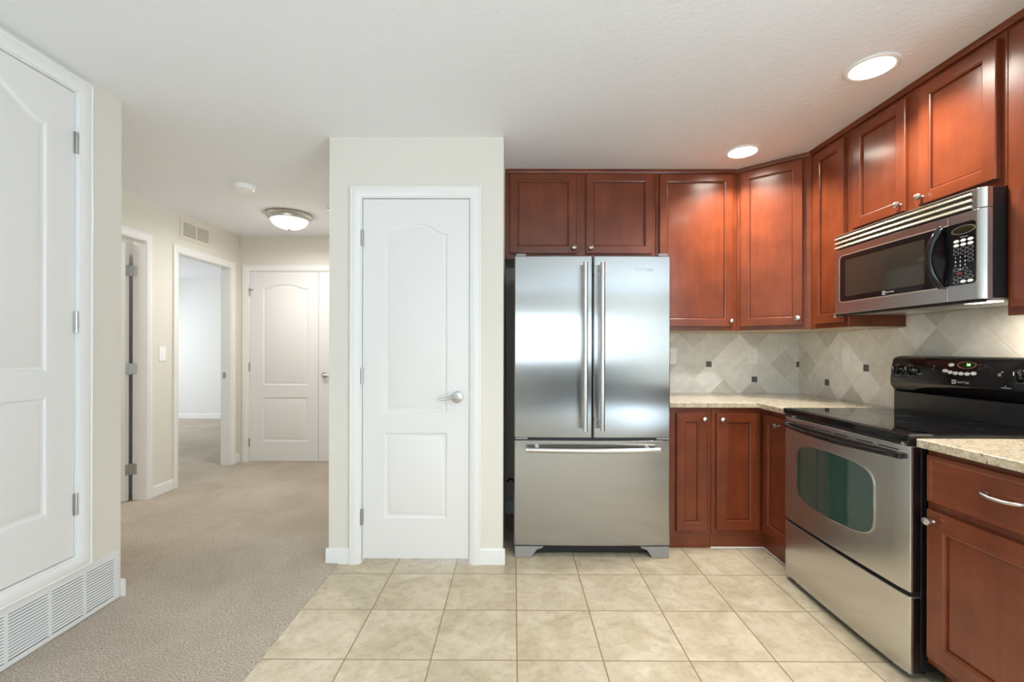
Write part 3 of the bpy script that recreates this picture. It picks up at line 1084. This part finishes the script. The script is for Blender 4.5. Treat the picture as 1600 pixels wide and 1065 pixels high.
# ------------------------------------------------------------------ worktops and backsplash
CT = 0.893
w1 = MB().prism([(0.944, 2.735), (1.476, 2.735), (1.476, 2.424), (2.1095, 2.424), (2.1095, 3.3445), (0.944, 3.3445)], BT + 0.0005, CT, 'xy')
tag(w1.build('granite_worktop', M['granite'], None, 0.004), 'speckled beige granite worktop in the corner beside the fridge', 'countertop')
w2 = MB().prism([(1.462, 0.93), (2.1095, 0.93), (2.1095, 1.648), (1.462, 1.648)], BT + 0.0005, CT, 'xy')
tag(w2.build('granite_worktop', M['granite'], None, 0.004), 'speckled beige granite worktop nearest the camera, right of the range', 'countertop')

SPT = 1.338
bs = thing('tile_backsplash', 'diagonal stone tile backsplash on the wall beside the fridge', 'backsplash', (1.5, 3.345, CT))
o = MB().box(0.944, 2.1065, 3.3375, 3.3445, CT + 0.0005, SPT - 0.003).build('tile_field', M['splash_back'], bs)
o.data.transform(Matrix.Translation((1.5, 3.345, CT)))
o.location = (-1.5, -3.345, -CT)
for (x, z) in ((1.438, 1.1055), (1.774, 0.995)):
    MB().box(x - 0.0205, x + 0.0205, 3.3355, 3.3385, z - 0.0205, z + 0.0205).build('accent_tile', M['slate'], bs, 0.001)
MB().box(2.082, 2.1045, 3.3355, 3.3385, 1.085, 1.126).build('accent_tile', M['slate'], bs, 0.001)
bs = thing('tile_backsplash', 'diagonal stone tile backsplash on the wall behind the range', 'backsplash', (2.11, 2.2, CT))
sb = MB().box(2.1025, 2.1095, 2.432, 3.3370, CT + 0.0005, SPT - 0.003)
sb.box(2.1025, 2.1095, 1.656, 2.4315, CT + 0.0005, 1.42)
sb.box(2.1025, 2.1095, 0.93, 1.6555, CT + 0.0005, SPT - 0.003)
o = sb.build('tile_field', M['splash_right'], bs)
o.data.transform(Matrix.Translation((2.11, 2.2, CT)))
o.location = (-2.11, -2.2, -CT)
for (y, z) in ((3.040, 0.995), (2.704, 1.1055)):
    MB().box(2.1005, 2.1035, y - 0.0205, y + 0.0205, z - 0.0205, z + 0.0205).build('accent_tile', M['slate'], bs, 0.001)

wall_plate('wall_outlet', face_south(1.757, 3.337, 1.165), 'white outlet on the tiled wall under the corner cabinet', 'outlet', 'outlet')
wall_plate('wall_outlet', face_south(1.163, 3.337, 1.165), 'white outlet half hidden behind the fridge edge', 'outlet', 'outlet')
wall_plate('wall_outlet', face_west(2.102, 2.863, 1.168), 'white outlet on the tiled wall left of the range', 'outlet', 'rocker')

# ------------------------------------------------------------------ refrigerator
fr_ = thing('refrigerator', 'stainless french-door refrigerator with bottom freezer drawer', 'refrigerator', (0.457, 3.0, 0))
MB().box(0.010, 0.904, 2.705, 3.30, 0.045, 1.735).build('body', M['fridge_side'], fr_, 0.004)
FY = 2.622
def bowed_panel(x0, x1, z0, z1, y_front, y_back, bulge, xc, hw, n=14, r=0.006):
    """slab whose front is gently bowed in plan around xc, with small rounded vertical edges"""
    mb = MB()
    pts = []
    for k in range(n + 1):
        x = x0 + (x1 - x0) * k / n
        y = y_front + bulge * ((x - xc) / hw) ** 2
        if k in (0, n):
            y += r
        pts.append((x, y))
    pts.insert(1, (x0 + r, y_front + bulge * ((x0 + r - xc) / hw) ** 2 + 0.0))
    pts.insert(-1, (x1 - r, y_front + bulge * ((x1 - r - xc) / hw) ** 2))
    poly = pts + [(x1, y_back), (x0, y_back)]
    mb.prism(poly, z0, z1, 'xy')
    return mb
dl = bowed_panel(0.003, 0.4555, 0.701, 1.753, FY, 2.698, 0.010, 0.457, 0.455).build('door', M['fridge_steel'], fr_, 0.002, angle=25)
dr_ = bowed_panel(0.4625, 0.911, 0.701, 1.753, FY, 2.698, 0.010, 0.457, 0.455).build('door', M['fridge_steel'], fr_, 0.002, angle=25)
fd = bowed_panel(0.003, 0.911, 0.074, 0.683, FY, 2.698, 0.010, 0.457, 0.455, 24).build('freezer_drawer', M['fridge_steel'], fr_, 0.002, angle=25)
def bar_handle(xc, parent):
    mb = MB()
    path = [(xc, FY - 0.050 - 0.006 * math.sin(PI * k / 12), 0.748 + 0.962 * k / 12) for k in range(13)]
    mb.tube(path, (0.0135, 0.011), 16, flat=(1, 0, 0))
    for z in (0.80, 1.655):
        mb.tube([(xc, FY - 0.048, z), (xc, FY + 0.002, z)], 0.009, 12)
    mb.build('handle', M['steel_plain'], parent)
bar_handle(0.4075, dl)
bar_handle(0.5055, dr_)
mb = MB()
path = [(0.072 + 0.765 * k / 16, FY - 0.040 - 0.024 * math.sin(PI * k / 16), 0.638) for k in range(17)]
mb.tube(path, (0.0145, 0.011), 16, flat=(0, 0, 1))
for x in (0.135, 0.775):
    mb.tube([(x, FY - 0.045, 0.642), (x, FY + 0.004, 0.644)], 0.011, 12)
mb.build('handle', M['steel_plain'], fd)
hc = MB()
for x0, x1 in ((0.012, 0.070), (0.842, 0.900)):
    hc.box(x0, x1, 2.640, 2.76, 1.7535, 1.772)
    hc.build('hinge_cover', M['grey_plastic'], fr_, 0.004)
    hc = MB()
MB().box(0.02, 0.892, 2.640, 2.697, 0.6835, 0.7005).build('gap_gasket', M['black_matte'], fr_)
for x0, x1 in ((0.010, 0.082), (0.832, 0.904)):
    MB().box(x0, x1, 2.630, 2.66, 0.689, 0.6995).build('lower_hinge', M['grey_plastic'], fr_, 0.002)
MB().box(0.457, 0.461, 2.66, 2.70, 0.71, 1.745).build('centre_gasket', M['black_matte'], fr_)
MB().box(0.05, 0.86, 2.685, 2.72, 0.012, 0.07).build('base_grille', M['black_matte'], fr_)
for sgn, xo in ((1, 0.008), (-1, 0.906)):
    ft = MB()
    poly = [(xo, 0), (xo + sgn * 0.098, 0), (xo + sgn * 0.128, 0.045), (xo + sgn * 0.165, 0.058), (xo + sgn * 0.165, 0.066), (xo, 0.066)]
    ft.prism(poly, 2.632, 2.70, 'xz')
    ft.build('front_foot', M['grey_plastic'], fr_, 0.004)
for x in (0.06, 0.85):
    MB().lathe([(0.02, 0), (0.02, 0.045)], (x, 3.24, 0), (0, 0, 1), 14).build('rear_roller', M['black_matte'], fr_)
Tt = Matrix.Translation((0.757, FY + 0.0038, 1.677)) @ Matrix.Rotation(PI / 2, 4, 'X') @ Matrix.Scale(1.0, 4)
text_obj('brand_lettering', 'MAYTAG', 0.026, Tt, plain('pale_lettering', lin(238, 238, 238), 0.4), dr_, 0.0022)

pc = MB()
pc.tube([(-0.045, 3.335, 0.235), (-0.030, 3.31, 0.262), (-0.005, 3.30, 0.262), (0.006, 3.315, 0.235), (0.008, 3.325, 0.16), (0.03, 3.33, 0.10)], 0.006, 8)
tag(pc.build('power_cord', M['cord']), 'black power cord looping in the dark gap beside the fridge', 'power cord')

# ------------------------------------------------------------------ range
RY0, RY1 = 1.658, 2.420      # near side, far side
RX = 1.448
RC = (RY0 + RY1) / 2
HW = (RY1 - RY0) / 2
rg = thing('electric_range', 'stainless and black smooth-top electric range under the microwave', 'stove', (1.78, RC, 0))
MB().box(1.492, 2.075, RY0 + 0.002, RY1 - 0.002, 0.035, 0.872).build('body', M['black_matte'], rg, 0.003)
for y in (RY0 + 0.06, RY1 - 0.06):
    for x in (1.54, 2.02):
        MB().lathe([(0.018, 0), (0.018, 0.036)], (x, y, 0), (0, 0, 1), 12).build('levelling_foot', M['black_matte'], rg)
def rbow(y, amp=0.010):
    return RX + amp * ((y - RC) / HW) ** 2 - amp
def range_panel(z0, z1, xb, amp=0.008, n=20, top_round=0.0):
    pts = []
    for k in range(n + 1):
        y = RY0 + (RY1 - RY0) * k / n
        pts.append((rbow(y, amp) + (0.004 if k in (0, n) else 0), y))
    poly = pts + [(xb, RY1), (xb, RY0)]
    return MB().prism(poly, z0, z1, 'xy')
od = range_panel(0.326, 0.862, 1.490).build('oven_door', M['steel'], rg, 0.003, angle=25)
MB().box(RX + 0.012, 1.488, RY0 - 0.0012, RY0 + 0.001, 0.330, 0.858).build('edge_strip', M['steel_dark'], od)
sd = range_panel(0.024, 0.311, 1.490).build('storage_drawer', M['steel'], rg, 0.005, angle=25)
MB().box(RX + 0.014, 1.488, RY0 - 0.0012, RY0 + 0.001, 0.030, 0.305).build('edge_strip', M['steel_dark'], sd)
MB().box(1.462, 1.492, RY0 + 0.004, RY1 - 0.004, 0.308, 0.329).build('drawer_gap', M['black_matte'], rg)
# vent slots
for (px0, px1) in ((1226.5, 1246), (1251, 1274.5), (1278, 1300), (1306, 1327), (1340.5, 1364.5), (1373, 1403)):
    ya = RX * 706 / (px0 - 803) * 1.0
    yb = RX * 706 / (px1 - 803)
    MB().box(rbow((ya + yb) / 2) - 0.001, rbow((ya + yb) / 2) + 0.004, min(yb, 2.41), min(ya, 2.41), 0.838, 0.8425).build('vent_slot', M['black_matte'], od)
# barrel-shaped oven window
def barrel(y0, y1, zb, zt, crown, side, n=12, inset=0.0):
    pts = []
    y0 += inset; y1 -= inset; zb += inset; zt -= inset
    yc, zc = (y0 + y1) / 2, (zb + zt) / 2
    hw, hh = (y1 - y0) / 2, (zt - zb) / 2
    m = 40
    for k in range(m):
        a = 2 * PI * k / m
        ca, sa = math.cos(a), math.sin(a)
        e = 0.32
        u = math.copysign(abs(ca) ** e, ca)
        w = math.copysign(abs(sa) ** e, sa)
        y = yc + u * (hw - side * (abs(w) ** 2))
        z = zc + w * (hh + crown * (1 - u * u))
        pts.append((y, z))
    return pts
def on_front(pts, off, amp=0.008):
    return [(rbow(y, amp) - off, y, z) for y, z in pts]
WY0, WY1 = 1.808, 2.312
o1 = barrel(WY0, WY1, 0.462, 0.733, 0.020, 0.004)
o2 = barrel(WY0, WY1, 0.462, 0.733, 0.020, 0.004, inset=0.005)
o3 = barrel(WY0, WY1, 0.462, 0.733, 0.020, 0.004, inset=0.009)
MB().loops([on_front(o1, -0.001), on_front(o1, 0.003), on_front(o2, 0.004), on_front(o3, 0.0022)], True, False, False).build('window_rim', M['steel_plain'], od)
gl = MB()
half = len(o2) // 2          # the outline starts at the near end (k=0) and runs over the top to the far end
up = o2[:half + 1]
dn = [o2[0]] + o2[:half - 1:-1]
nn = len(up)
gl.add([(rbow(y) - 0.0024, y, z) for y, z in up] + [(rbow(y) - 0.0024, y, z) for y, z in dn],
       [(i, i + 1, nn + i + 1, nn + i) for i in range(nn - 1)])
gl.build('window_glass', M['oven_glass'], od)
hb = MB()
path, rad = [], []
for k in range(21):
    s = k / 20.0
    y = RY1 - 0.012 + (RY0 + 0.022 - RY1 + 0.012) * s
    path.append((RX - 0.010 - 0.036 * math.sin(PI * s) ** 0.8, y, 0.820 - 0.006 * math.sin(PI * s)))
    rad.append((0.0105, 0.009))
hb.tube(path, rad, 14, flat=(0, 0, 1))
for y in (RY1 - 0.03, RY0 + 0.04):
    hb.box(RX - 0.022, RX + 0.003, y - 0.012, y + 0.012, 0.811, 0.829)
hb.build('door_handle', M['black_gloss'], od, 0.0)
# cooktop
ck = MB().prism([(RX - 0.006, RY0 - 0.004), (2.075, RY0 - 0.004), (2.075, RY1 + 0.003), (RX - 0.006, RY1 + 0.003)], 0.875, 0.9035, 'xy')
ct = ck.build('cooktop_frame', M['black_gloss'], rg, 0.004)
MB().box(RX + 0.012, 2.022, RY0 + 0.012, RY1 - 0.012, 0.9036, 0.9055).build('glass_top', M['black_glass'], ct, 0.001)
RING = plain('burner_print', lin(22, 22, 23), 0.1)
for (x, y, r) in ((1.60, 1.85, 0.115), (1.60, 2.22, 0.085), (1.88, 1.85, 0.085), (1.88, 2.22, 0.115)):
    MB().lathe([(r, 0), (r, 0.0004), (r - 0.002, 0.0004), (r - 0.002, 0)], (x, y, 0.9054), (0, 0, 1), 48).build('burner_ring', RING, ct)
tr = MB().box(RX + 0.000, 1.494, RY0 + 0.004, RY1 - 0.004, 0.862, 0.8755)
tr.build('vent_gap', M['black_matte'], rg)
for y in (2.33, 1.675):
    MB().lathe([(0.006, 0), (0.006, 0.012), (0.0, 0.014)], (RX - 0.001, y, 0.869), (-1, 0, 0), 12).build('frame_screw', M['nickel'], rg)
# backguard
bgp = [(2.095, 0.880), (2.030, 0.880), (2.030, 1.000), (2.016, 1.010), (2.002, 1.030), (1.999, 1.055), (2.006, 1.130), (2.016, 1.168), (2.030, 1.181), (2.050, 1.185), (2.095, 1.185)]
bgm = MB()
L = []
for y, ins in ((RY0, 0.012), (RY0 + 0.010, 0.003), (RY0 + 0.03, 0), (RY1 - 0.03, 0), (RY1 - 0.010, 0.003), (RY1, 0.012)):
    L.append([(max(x, min(x + ins, 2.095)) if z > 1.0 else x, y, z if z < 1.17 else z - ins) for x, z in bgp])
bgm.loops(L)
bg = bgm.build('backguard', M['black_gloss'], rg, 0.002, angle=30)
lp = MB().box(2.020, 2.030, RY0 + 0.012, RY1 - 0.012, 0.905, 0.998)
lp.build('riser_panel', plain('satin_black_panel', (0.016, 0.016, 0.018, 1), 0.28), bg, 0.001)
def bgx(z):
    # front surface of the control panel at height z
    P = [(1.030, 2.002), (1.055, 1.999), (1.130, 2.006), (1.168, 2.016), (1.181, 2.030)]
    for (za, xa), (zb, xb) in zip(P, P[1:]):
        if za <= z <= zb:
            return xa + (xb - xa) * (z - za) / (zb - za)
    return 2.002
def bg_oval(y, z, ry, rz, off, name, mat, parent, seg=28, ring=0.0, th=0.0012):
    mb = MB()
    def lp(k, o):
        return [(bgx(z + rz * k * math.sin(2 * PI * i / seg)) - o, y + ry * k * math.cos(2 * PI * i / seg), z + rz * k * math.sin(2 * PI * i / seg)) for i in range(seg)]
    if ring:
        k2 = 1 - ring
        mb.loops([lp(1, 0.0), lp(1, th), lp(k2, th), lp(k2, 0)], True, False, False)
    else:
        mb.loops([lp(1, off * 0), lp(1, off + th), lp(0.97, off + th + 0.0003)], True, False, True)
    return mb.build(name, mat, parent)
for y in (2.361, 2.285, 1.792, 1.716):
    mb = MB()
    z = 1.110
    x = bgx(z)
    mb.lathe([(0.0270, 0.0), (0.0270, 0.004), (0.022, 0.010), (0.020, 0.022), (0.017, 0.025), (0.0, 0.026)], (x, y, z), (-1, 0, 0.05), 28)
    kb = None
    mb.box(x - 0.030, x - 0.010, y - 0.006, y + 0.006, z - 0.020, z + 0.021)
    kb = mb.build('control_knob', M['black_gloss'], bg, 0.0015)
    rm = MB().lathe([(0.0278, 0.0), (0.0278, 0.0045), (0.0268, 0.0045), (0.0268, 0.0)], (x, y, z), (-1, 0, 0.05), 36)
    rm.build('knob_ring', M['steel_plain'], kb)
    ln = MB().box(x - 0.0312, x - 0.0298, y - 0.0015, y + 0.0015, z + 0.004, z + 0.019)
    ln.build('pointer', M['white_mark'], kb)
bg_oval(2.033, 1.122, 0.135, 0.042, 0, 'control_outline', M['grey_plastic'] if False else M['oval_dark'], bg, 48, 0.02)
bg_oval(2.013, 1.1475, 0.044, 0.0165, 0.0, 'display_ring', M['steel_plain'], bg, 36, 0.16)
bg_oval(2.013, 1.1475, 0.037, 0.0135, 0.0003, 'clock_display', M['green_dark'], bg, 32)
TW_ = Matrix.Translation((0, 0, 0))
def text_west(x, y, z):     # lettering on a surface facing -x
    return Matrix.Translation((x, y, z)) @ Matrix.Rotation(-PI / 2, 4, 'Z') @ Matrix.Rotation(PI / 2, 4, 'X')
text_obj('clock_digits', '38', 0.019, text_west(bgx(1.1475) - 0.0026, 2.005, 1.1475), M['green_led'], bg, 0.0003, 0.15)
for (y, z, ry) in ((2.083, 1.146, 0.0135), (2.107, 1.118, 0.0135), (2.083, 1.112, 0.0115), (2.058, 1.109, 0.0115), (2.032, 1.1085, 0.0115), (2.005, 1.1085, 0.0115), (1.977, 1.112, 0.0125)):
    k_ = bg_oval(y, z, ry, 0.0078, 0.0005, 'button', M['white_mark'], bg, 20)
for (y, z) in ((1.955, 1.150), (1.930, 1.144), (1.953, 1.134)):
    bg_oval(y, z, 0.010, 0.006, 0.0004, 'button', M['oval_dark'], bg, 20)
for (y, z, wy, wz) in ((2.240, 1.096, 0.014, 0.002), (1.842, 1.060, 0.018, 0.0022), (1.872, 1.112, 0.006, 0.006), (1.862, 1.124, 0.004, 0.003), (2.165, 1.137, 0.003, 0.003), (2.168, 1.122, 0.003, 0.003), (1.845, 1.067, 0.003, 0.002)):
    MB().box(bgx(z) - 0.0012, bgx(z) + 0.001, y - wy, y + wy, z - wz, z + wz).build('printed_marking', M['grey_mark'], bg)
em = MB()
yl, zl, e = 2.062, 1.070, 0.009
for (a, b, c_, d) in ((-e, e, -e, -e + 0.005), (-e, e, e - 0.005, e), (-e, -e + 0.005, -e + 0.005, e - 0.005), (e - 0.005, e, -e + 0.005, e - 0.005)):
    em.box(bgx(zl) - 0.0013, bgx(zl) + 0.001, yl + a, yl + b, zl + c_, zl + d)
em.build('emblem', M['silver_mark'], bg)
text_obj('brand_lettering', 'MAYTAG', 0.014, text_west(bgx(zl) - 0.0010, yl - 0.014, zl - 0.001), M['silver_mark'], bg, 0.0004, 0.0, 'LEFT')

# ------------------------------------------------------------------ microwave
MY0, MY1 = 1.650, 2.425
MCY, MHW = (MY0 + MY1) / 2, (MY1 - MY0) / 2
MZ0, MZ1 = 1.402, 1.812
mw = thing('microwave_oven', 'stainless over-the-range microwave with black window and keypad', 'microwave', (1.9, MCY, MZ0))
def mwx(y):
    u = (y - MCY) / MHW
    x = 1.698 + 0.008 * u * u
    d = min(y - MY0, MY1 - y)
    if d < 0.022:
        x += 0.016 * (1 - d / 0.022) ** 2
    return x
MB().box(1.742, 2.100, MY0 + 0.004, MY1 - 0.004, MZ0 + 0.004, MZ1 - 0.001).build('body', M['black_matte'], mw, 0.003)
def mw_ys(a, b, n=28):
    ys = [a + (b - a) * k / n for k in range(n + 1)]
    for k in (MY0 + 0.006, MY0 + 0.012, MY0 + 0.022, MY1 - 0.006, MY1 - 0.012, MY1 - 0.022):
        if a < k < b:
            ys.append(k)
    return sorted(ys)
def mw_slab(a, b, z0, z1, xb=1.742, off=0.0):
    ys = mw_ys(a, b)
    return MB().prism([(mwx(y) - off, y) for y in ys] + [(xb, b), (xb, a)], z0, z1, 'xy')
SEAM = 1.778
md = mw_slab(SEAM + 0.001, MY1, MZ0, 1.735).build('door', M['steel'], mw, 0.0015, angle=25)
mp_ = mw_slab(MY0, SEAM - 0.001, MZ0, 1.735).build('control_panel', M['steel'], mw, 0.0015, angle=25)
MB().box(1.715, 1.742, MY0 + 0.02, MY1 - 0.01, MZ0 - 0.010, MZ0 - 0.0005).build('lower_lip', M['black_matte'], mw, 0.002)
# vent grille with three louvres
gr = MB()
ys = mw_ys(1.690, MY1)
for k in range(3):
    z = 1.742 + k * 0.0235
    gr.prism([(mwx(y) + 0.004, y) for y in ys] + [(1.742, MY1), (1.742, 1.690)], z + 0.0002, z + 0.002, 'xy')
    Lp = []
    for y in ys:
        x = mwx(y)
        Lp.append([(x - 0.004, y, z), (x - 0.005, y, z + 0.004), (x + 0.006, y, z + 0.0205), (x + 0.012, y, z + 0.0205), (x + 0.006, y, z)])
    gr.loops(Lp)
gr.build('vent_louvres', M['champagne'], mw, angle=30)
mw_slab(MY0, 1.690, 1.7375, MZ1 - 0.001).build('grille_end', M['steel_plain'], mw, 0.001, angle=25)
MB().box(1.735, 1.742, 1.69, MY1 - 0.005, 1.737, MZ1 - 0.001).build('grille_backing', M['black_matte'], mw)
mw_slab(1.69, MY1, MZ1 - 0.0045, MZ1 - 0.001, off=0.003).build('grille_top', M['champagne'], mw)
# black window surround, follows the bowed front
def mw_patch(a, b, z0, z1, off, n=24, rl=0.02, rr=0.0, dz=None):
    """rounded-corner sheet on the front; rl, rr: corner radii at the far and near ends"""
    loop = []
    def arc(cy, cz, r, a0, a1, m=6):
        return [(cy + r * math.cos(t), cz + r * math.sin(t)) for t in [a0 + (a1 - a0) * i / m for i in range(m + 1)]]
    # far end is b (left in view)
    top, bot = [], []
    ys = [a + (b - a) * k / n for k in range(n + 1)]
    def zt(y):
        r, d = (rl, b - y) if (b - y) < (y - a) else (rr, y - a)
        if r > 0 and d < r:
            return z1 - (r - math.sqrt(max(0, r * r - (r - d) ** 2)))
        return z1
    def zb(y):
        r, d = (rl, b - y) if (b - y) < (y - a) else (rr, y - a)
        if r > 0 and d < r:
            return z0 + (r - math.sqrt(max(0, r * r - (r - d) ** 2)))
        return z0
    extra = [b - rl * k for k in (0.1, 0.3, 0.6)] + ([a + rr * k for k in (0.1, 0.3, 0.6)] if rr else [])
    ys = sorted(set(ys + extra))
    loopT = [(y, zt(y)) for y in ys]
    loopB = [(y, zb(y)) for y in reversed(ys)]
    pts = loopT + loopB
    mb = MB()
    mb.loops([[(mwx(y) + 0.001, y, z) for y, z in pts], [(mwx(y) - off, y, z) for y, z in pts]], True, False, False)
    nn = len(ys)
    vs = [(mwx(y) - off, y, zt(y)) for y in ys] + [(mwx(y) - off, y, zb(y)) for y in ys]
    mb.add(vs, [(i, i + 1, nn + i + 1, nn + i) for i in range(nn - 1)])
    return mb
mw_patch(SEAM + 0.001, 2.374, 1.4570, 1.7025, 0.0014, rl=0.024).build('window_trim', plain('bright_trim', lin(235, 225, 208), 0.35, 0.9), md)
mw_patch(SEAM + 0.001, 2.366, 1.4625, 1.698, 0.0020, rl=0.018).build('window_surround', M['black_gloss'], md)
mw_patch(1.875, 2.325, 1.487, 1.672, 0.0024, rl=0.006, rr=0.006).build('window_glass', M['micro_glass'], md)
mw_patch(1.674, SEAM - 0.001, 1.4625, 1.698, 0.0020, rl=0.0001, rr=0.016).build('keypad', M['black_gloss'], mp_)
hh = MB()
path, rad = [], []
for k in range(19):
    s = k / 18.0
    y = 1.800 + 0.012 * math.sin(PI * s)
    path.append((mwx(1.80) - 0.004 - 0.040 * math.sin(PI * s) ** 0.75, y, 1.464 + 0.232 * s))
    rad.append((0.0135, 0.010 + 0.003 * abs(math.cos(PI * s))))
hh.tube(path, rad, 14, flat=(0, 1, 0))
hh.build('handle', M['black_gloss'], md)
def key(y, z, ry, rz, mat, name='button', ring=False):
    mb = MB()
    seg = 18
    def lp(k, o):
        return [(mwx(y + ry * k * math.cos(2 * PI * i / seg)) - o, y + ry * k * math.cos(2 * PI * i / seg), z + rz * k * math.sin(2 * PI * i / seg)) for i in range(seg)]
    if ring:
        mb.loops([lp(1, 0.0018), lp(1, 0.0026), lp(0.84, 0.0026), lp(0.84, 0.0018)], True, False, False)
    else:
        mb.loops([lp(1, 0.0018), lp(1, 0.0028), lp(0.9, 0.003)], True, False, True)
    return mb.build(name, mat, mp_)
key(1.718, 1.670, 0.046, 0.0165, M['nickel'], 'display_ring', True)
key(1.718, 1.670, 0.040, 0.0135, M['display'], 'clock_display')
CX = (1.7440, 1.7180, 1.6920)
ZR = [1.6300 - 0.01560 * k for k in range(11)]
for r in (0, 1):
    for y in CX:
        key(y, ZR[r], 0.0108, 0.0058, M['white_mark'])
for r in (2, 3, 9):
    for y in CX:
        key(y, ZR[r], 0.0112, 0.0062, M['grey_mark'], ring=True)
for r in (4, 5):
    key(CX[2], ZR[r], 0.0112, 0.0062, M['grey_mark'], ring=True)
key(CX[0], ZR[7], 0.0105, 0.0062, M['grey_mark'], ring=True)
key(1.7115, ZR[7] + 0.001, 0.0105, 0.0062, M['grey_mark'], ring=True)
key(1.7315, ZR[8], 0.0115, 0.0065, M['red_mark'])
key(1.7000, ZR[8], 0.0115, 0.0065, M['grey_mark'], ring=True)
key(CX[0], ZR[10], 0.0112, 0.0062, M['grey_mark'], ring=True)
for y in CX[1:]:
    key(y, ZR[10], 0.0108, 0.0058, M['white_mark'])
dg_ = [('1', 0, 4), ('2', 1, 4), ('3', 2, 4), ('4', 0, 5), ('5', 1, 5), ('6', 2, 5), ('7', 0, 6), ('8', 1, 6), ('9', 2, 6), ('0', 1, 7)]
for s_, cx, r in dg_:
    y = 1.7470 - 0.0180 * cx
    text_obj('key_digit', s_, 0.010, text_west(mwx(y) - 0.0022, y, ZR[r]), M['white_mark'], mp_, 0.0003)
mk = MB()
mk.box(mwx(1.718) - 0.0024, mwx(1.718), 1.700, 1.738, 1.6420, 1.6445)
mk.build('printed_marking', M['grey_mark'], mp_)
em = MB()
yl, zl, e = 2.079, 1.4755, 0.0085
for (a, b, c_, d) in ((-e, e, -e, -e + 0.005), (-e, e, e - 0.005, e), (-e, -e + 0.005, -e + 0.005, e - 0.005), (e - 0.005, e, -e + 0.005, e - 0.005)):
    em.box(mwx(yl) - 0.0027, mwx(yl), yl + a, yl + b, zl + c_, zl + d)
em.build('emblem', M['silver_mark'], md)
text_obj('brand_lettering', 'MAYTAG', 0.011, text_west(mwx(yl) - 0.0024, yl - 0.012, zl), M['silver_mark'], md, 0.0004, 0.0, 'LEFT')
# underside
MB().box(1.744, 2.10, MY0 + 0.006, MY1 - 0.006, MZ0 - 0.003, MZ0 + 0.0035).build('underside', M['under_steel'], mw)
for y0, y1 in ((1.72, 1.98), (2.10, 2.36)):
    MB().box(1.86, 2.02, y0, y1, MZ0 - 0.006, MZ0 - 0.0032).build('grease_filter', M['steel_plain'], mw, 0.001)
MB().box(1.780, 1.835, 1.70, 1.80, MZ0 - 0.0055, MZ0 - 0.0032).build('cooktop_lamp', M['warm_lens'], mw)
area_light('cooktop_lamp_light', (1.93, 1.76, MZ0 - 0.012), (0, 0, 0), 0.10, 0.10, 0.9, (1.0, 0.86, 0.66))

# ------------------------------------------------------------------ sofa under the living-room windows (added unseen to darken the fridge reflection)
M['sofa'] = textured_paint('charcoal_upholstery', lin(62, 62, 66), 180, 0.3, 0.003)
sf = thing('sofa', 'long charcoal sofa under the living room windows, added to darken the refrigerator reflection', 'sofa', (1.05, -3.95, 0))
MB().box(0.10, 2.80, -4.36, -3.50, 0.10, 0.30).build('base', M['sofa'], sf, 0.02)
MB().box(0.10, 2.80, -4.40, -4.16, 0.30, 0.90).build('backrest', M['sofa'], sf, 0.05)
for xa in (-0.07, 2.80):
    MB().box(xa, xa + 0.17, -4.38, -3.48, 0.10, 0.62).build('arm', M['sofa'], sf, 0.05)
for k in range(3):
    x0 = 0.11 + 0.897 * k
    MB().box(x0, x0 + 0.885, -4.15, -3.46, 0.305, 0.47).build('seat_cushion', M['sofa'], sf, 0.04)
    MB().box(x0 + 0.01, x0 + 0.875, -4.155, -3.99, 0.475, 0.86).build('back_cushion', M['sofa'], sf, 0.05)
for x in (0.17, 2.72):
    for y in (-4.30, -3.58):
        MB().box(x - 0.03, x + 0.03, y - 0.03, y + 0.03, 0.007, 0.10).build('leg', M['black_matte'], sf)
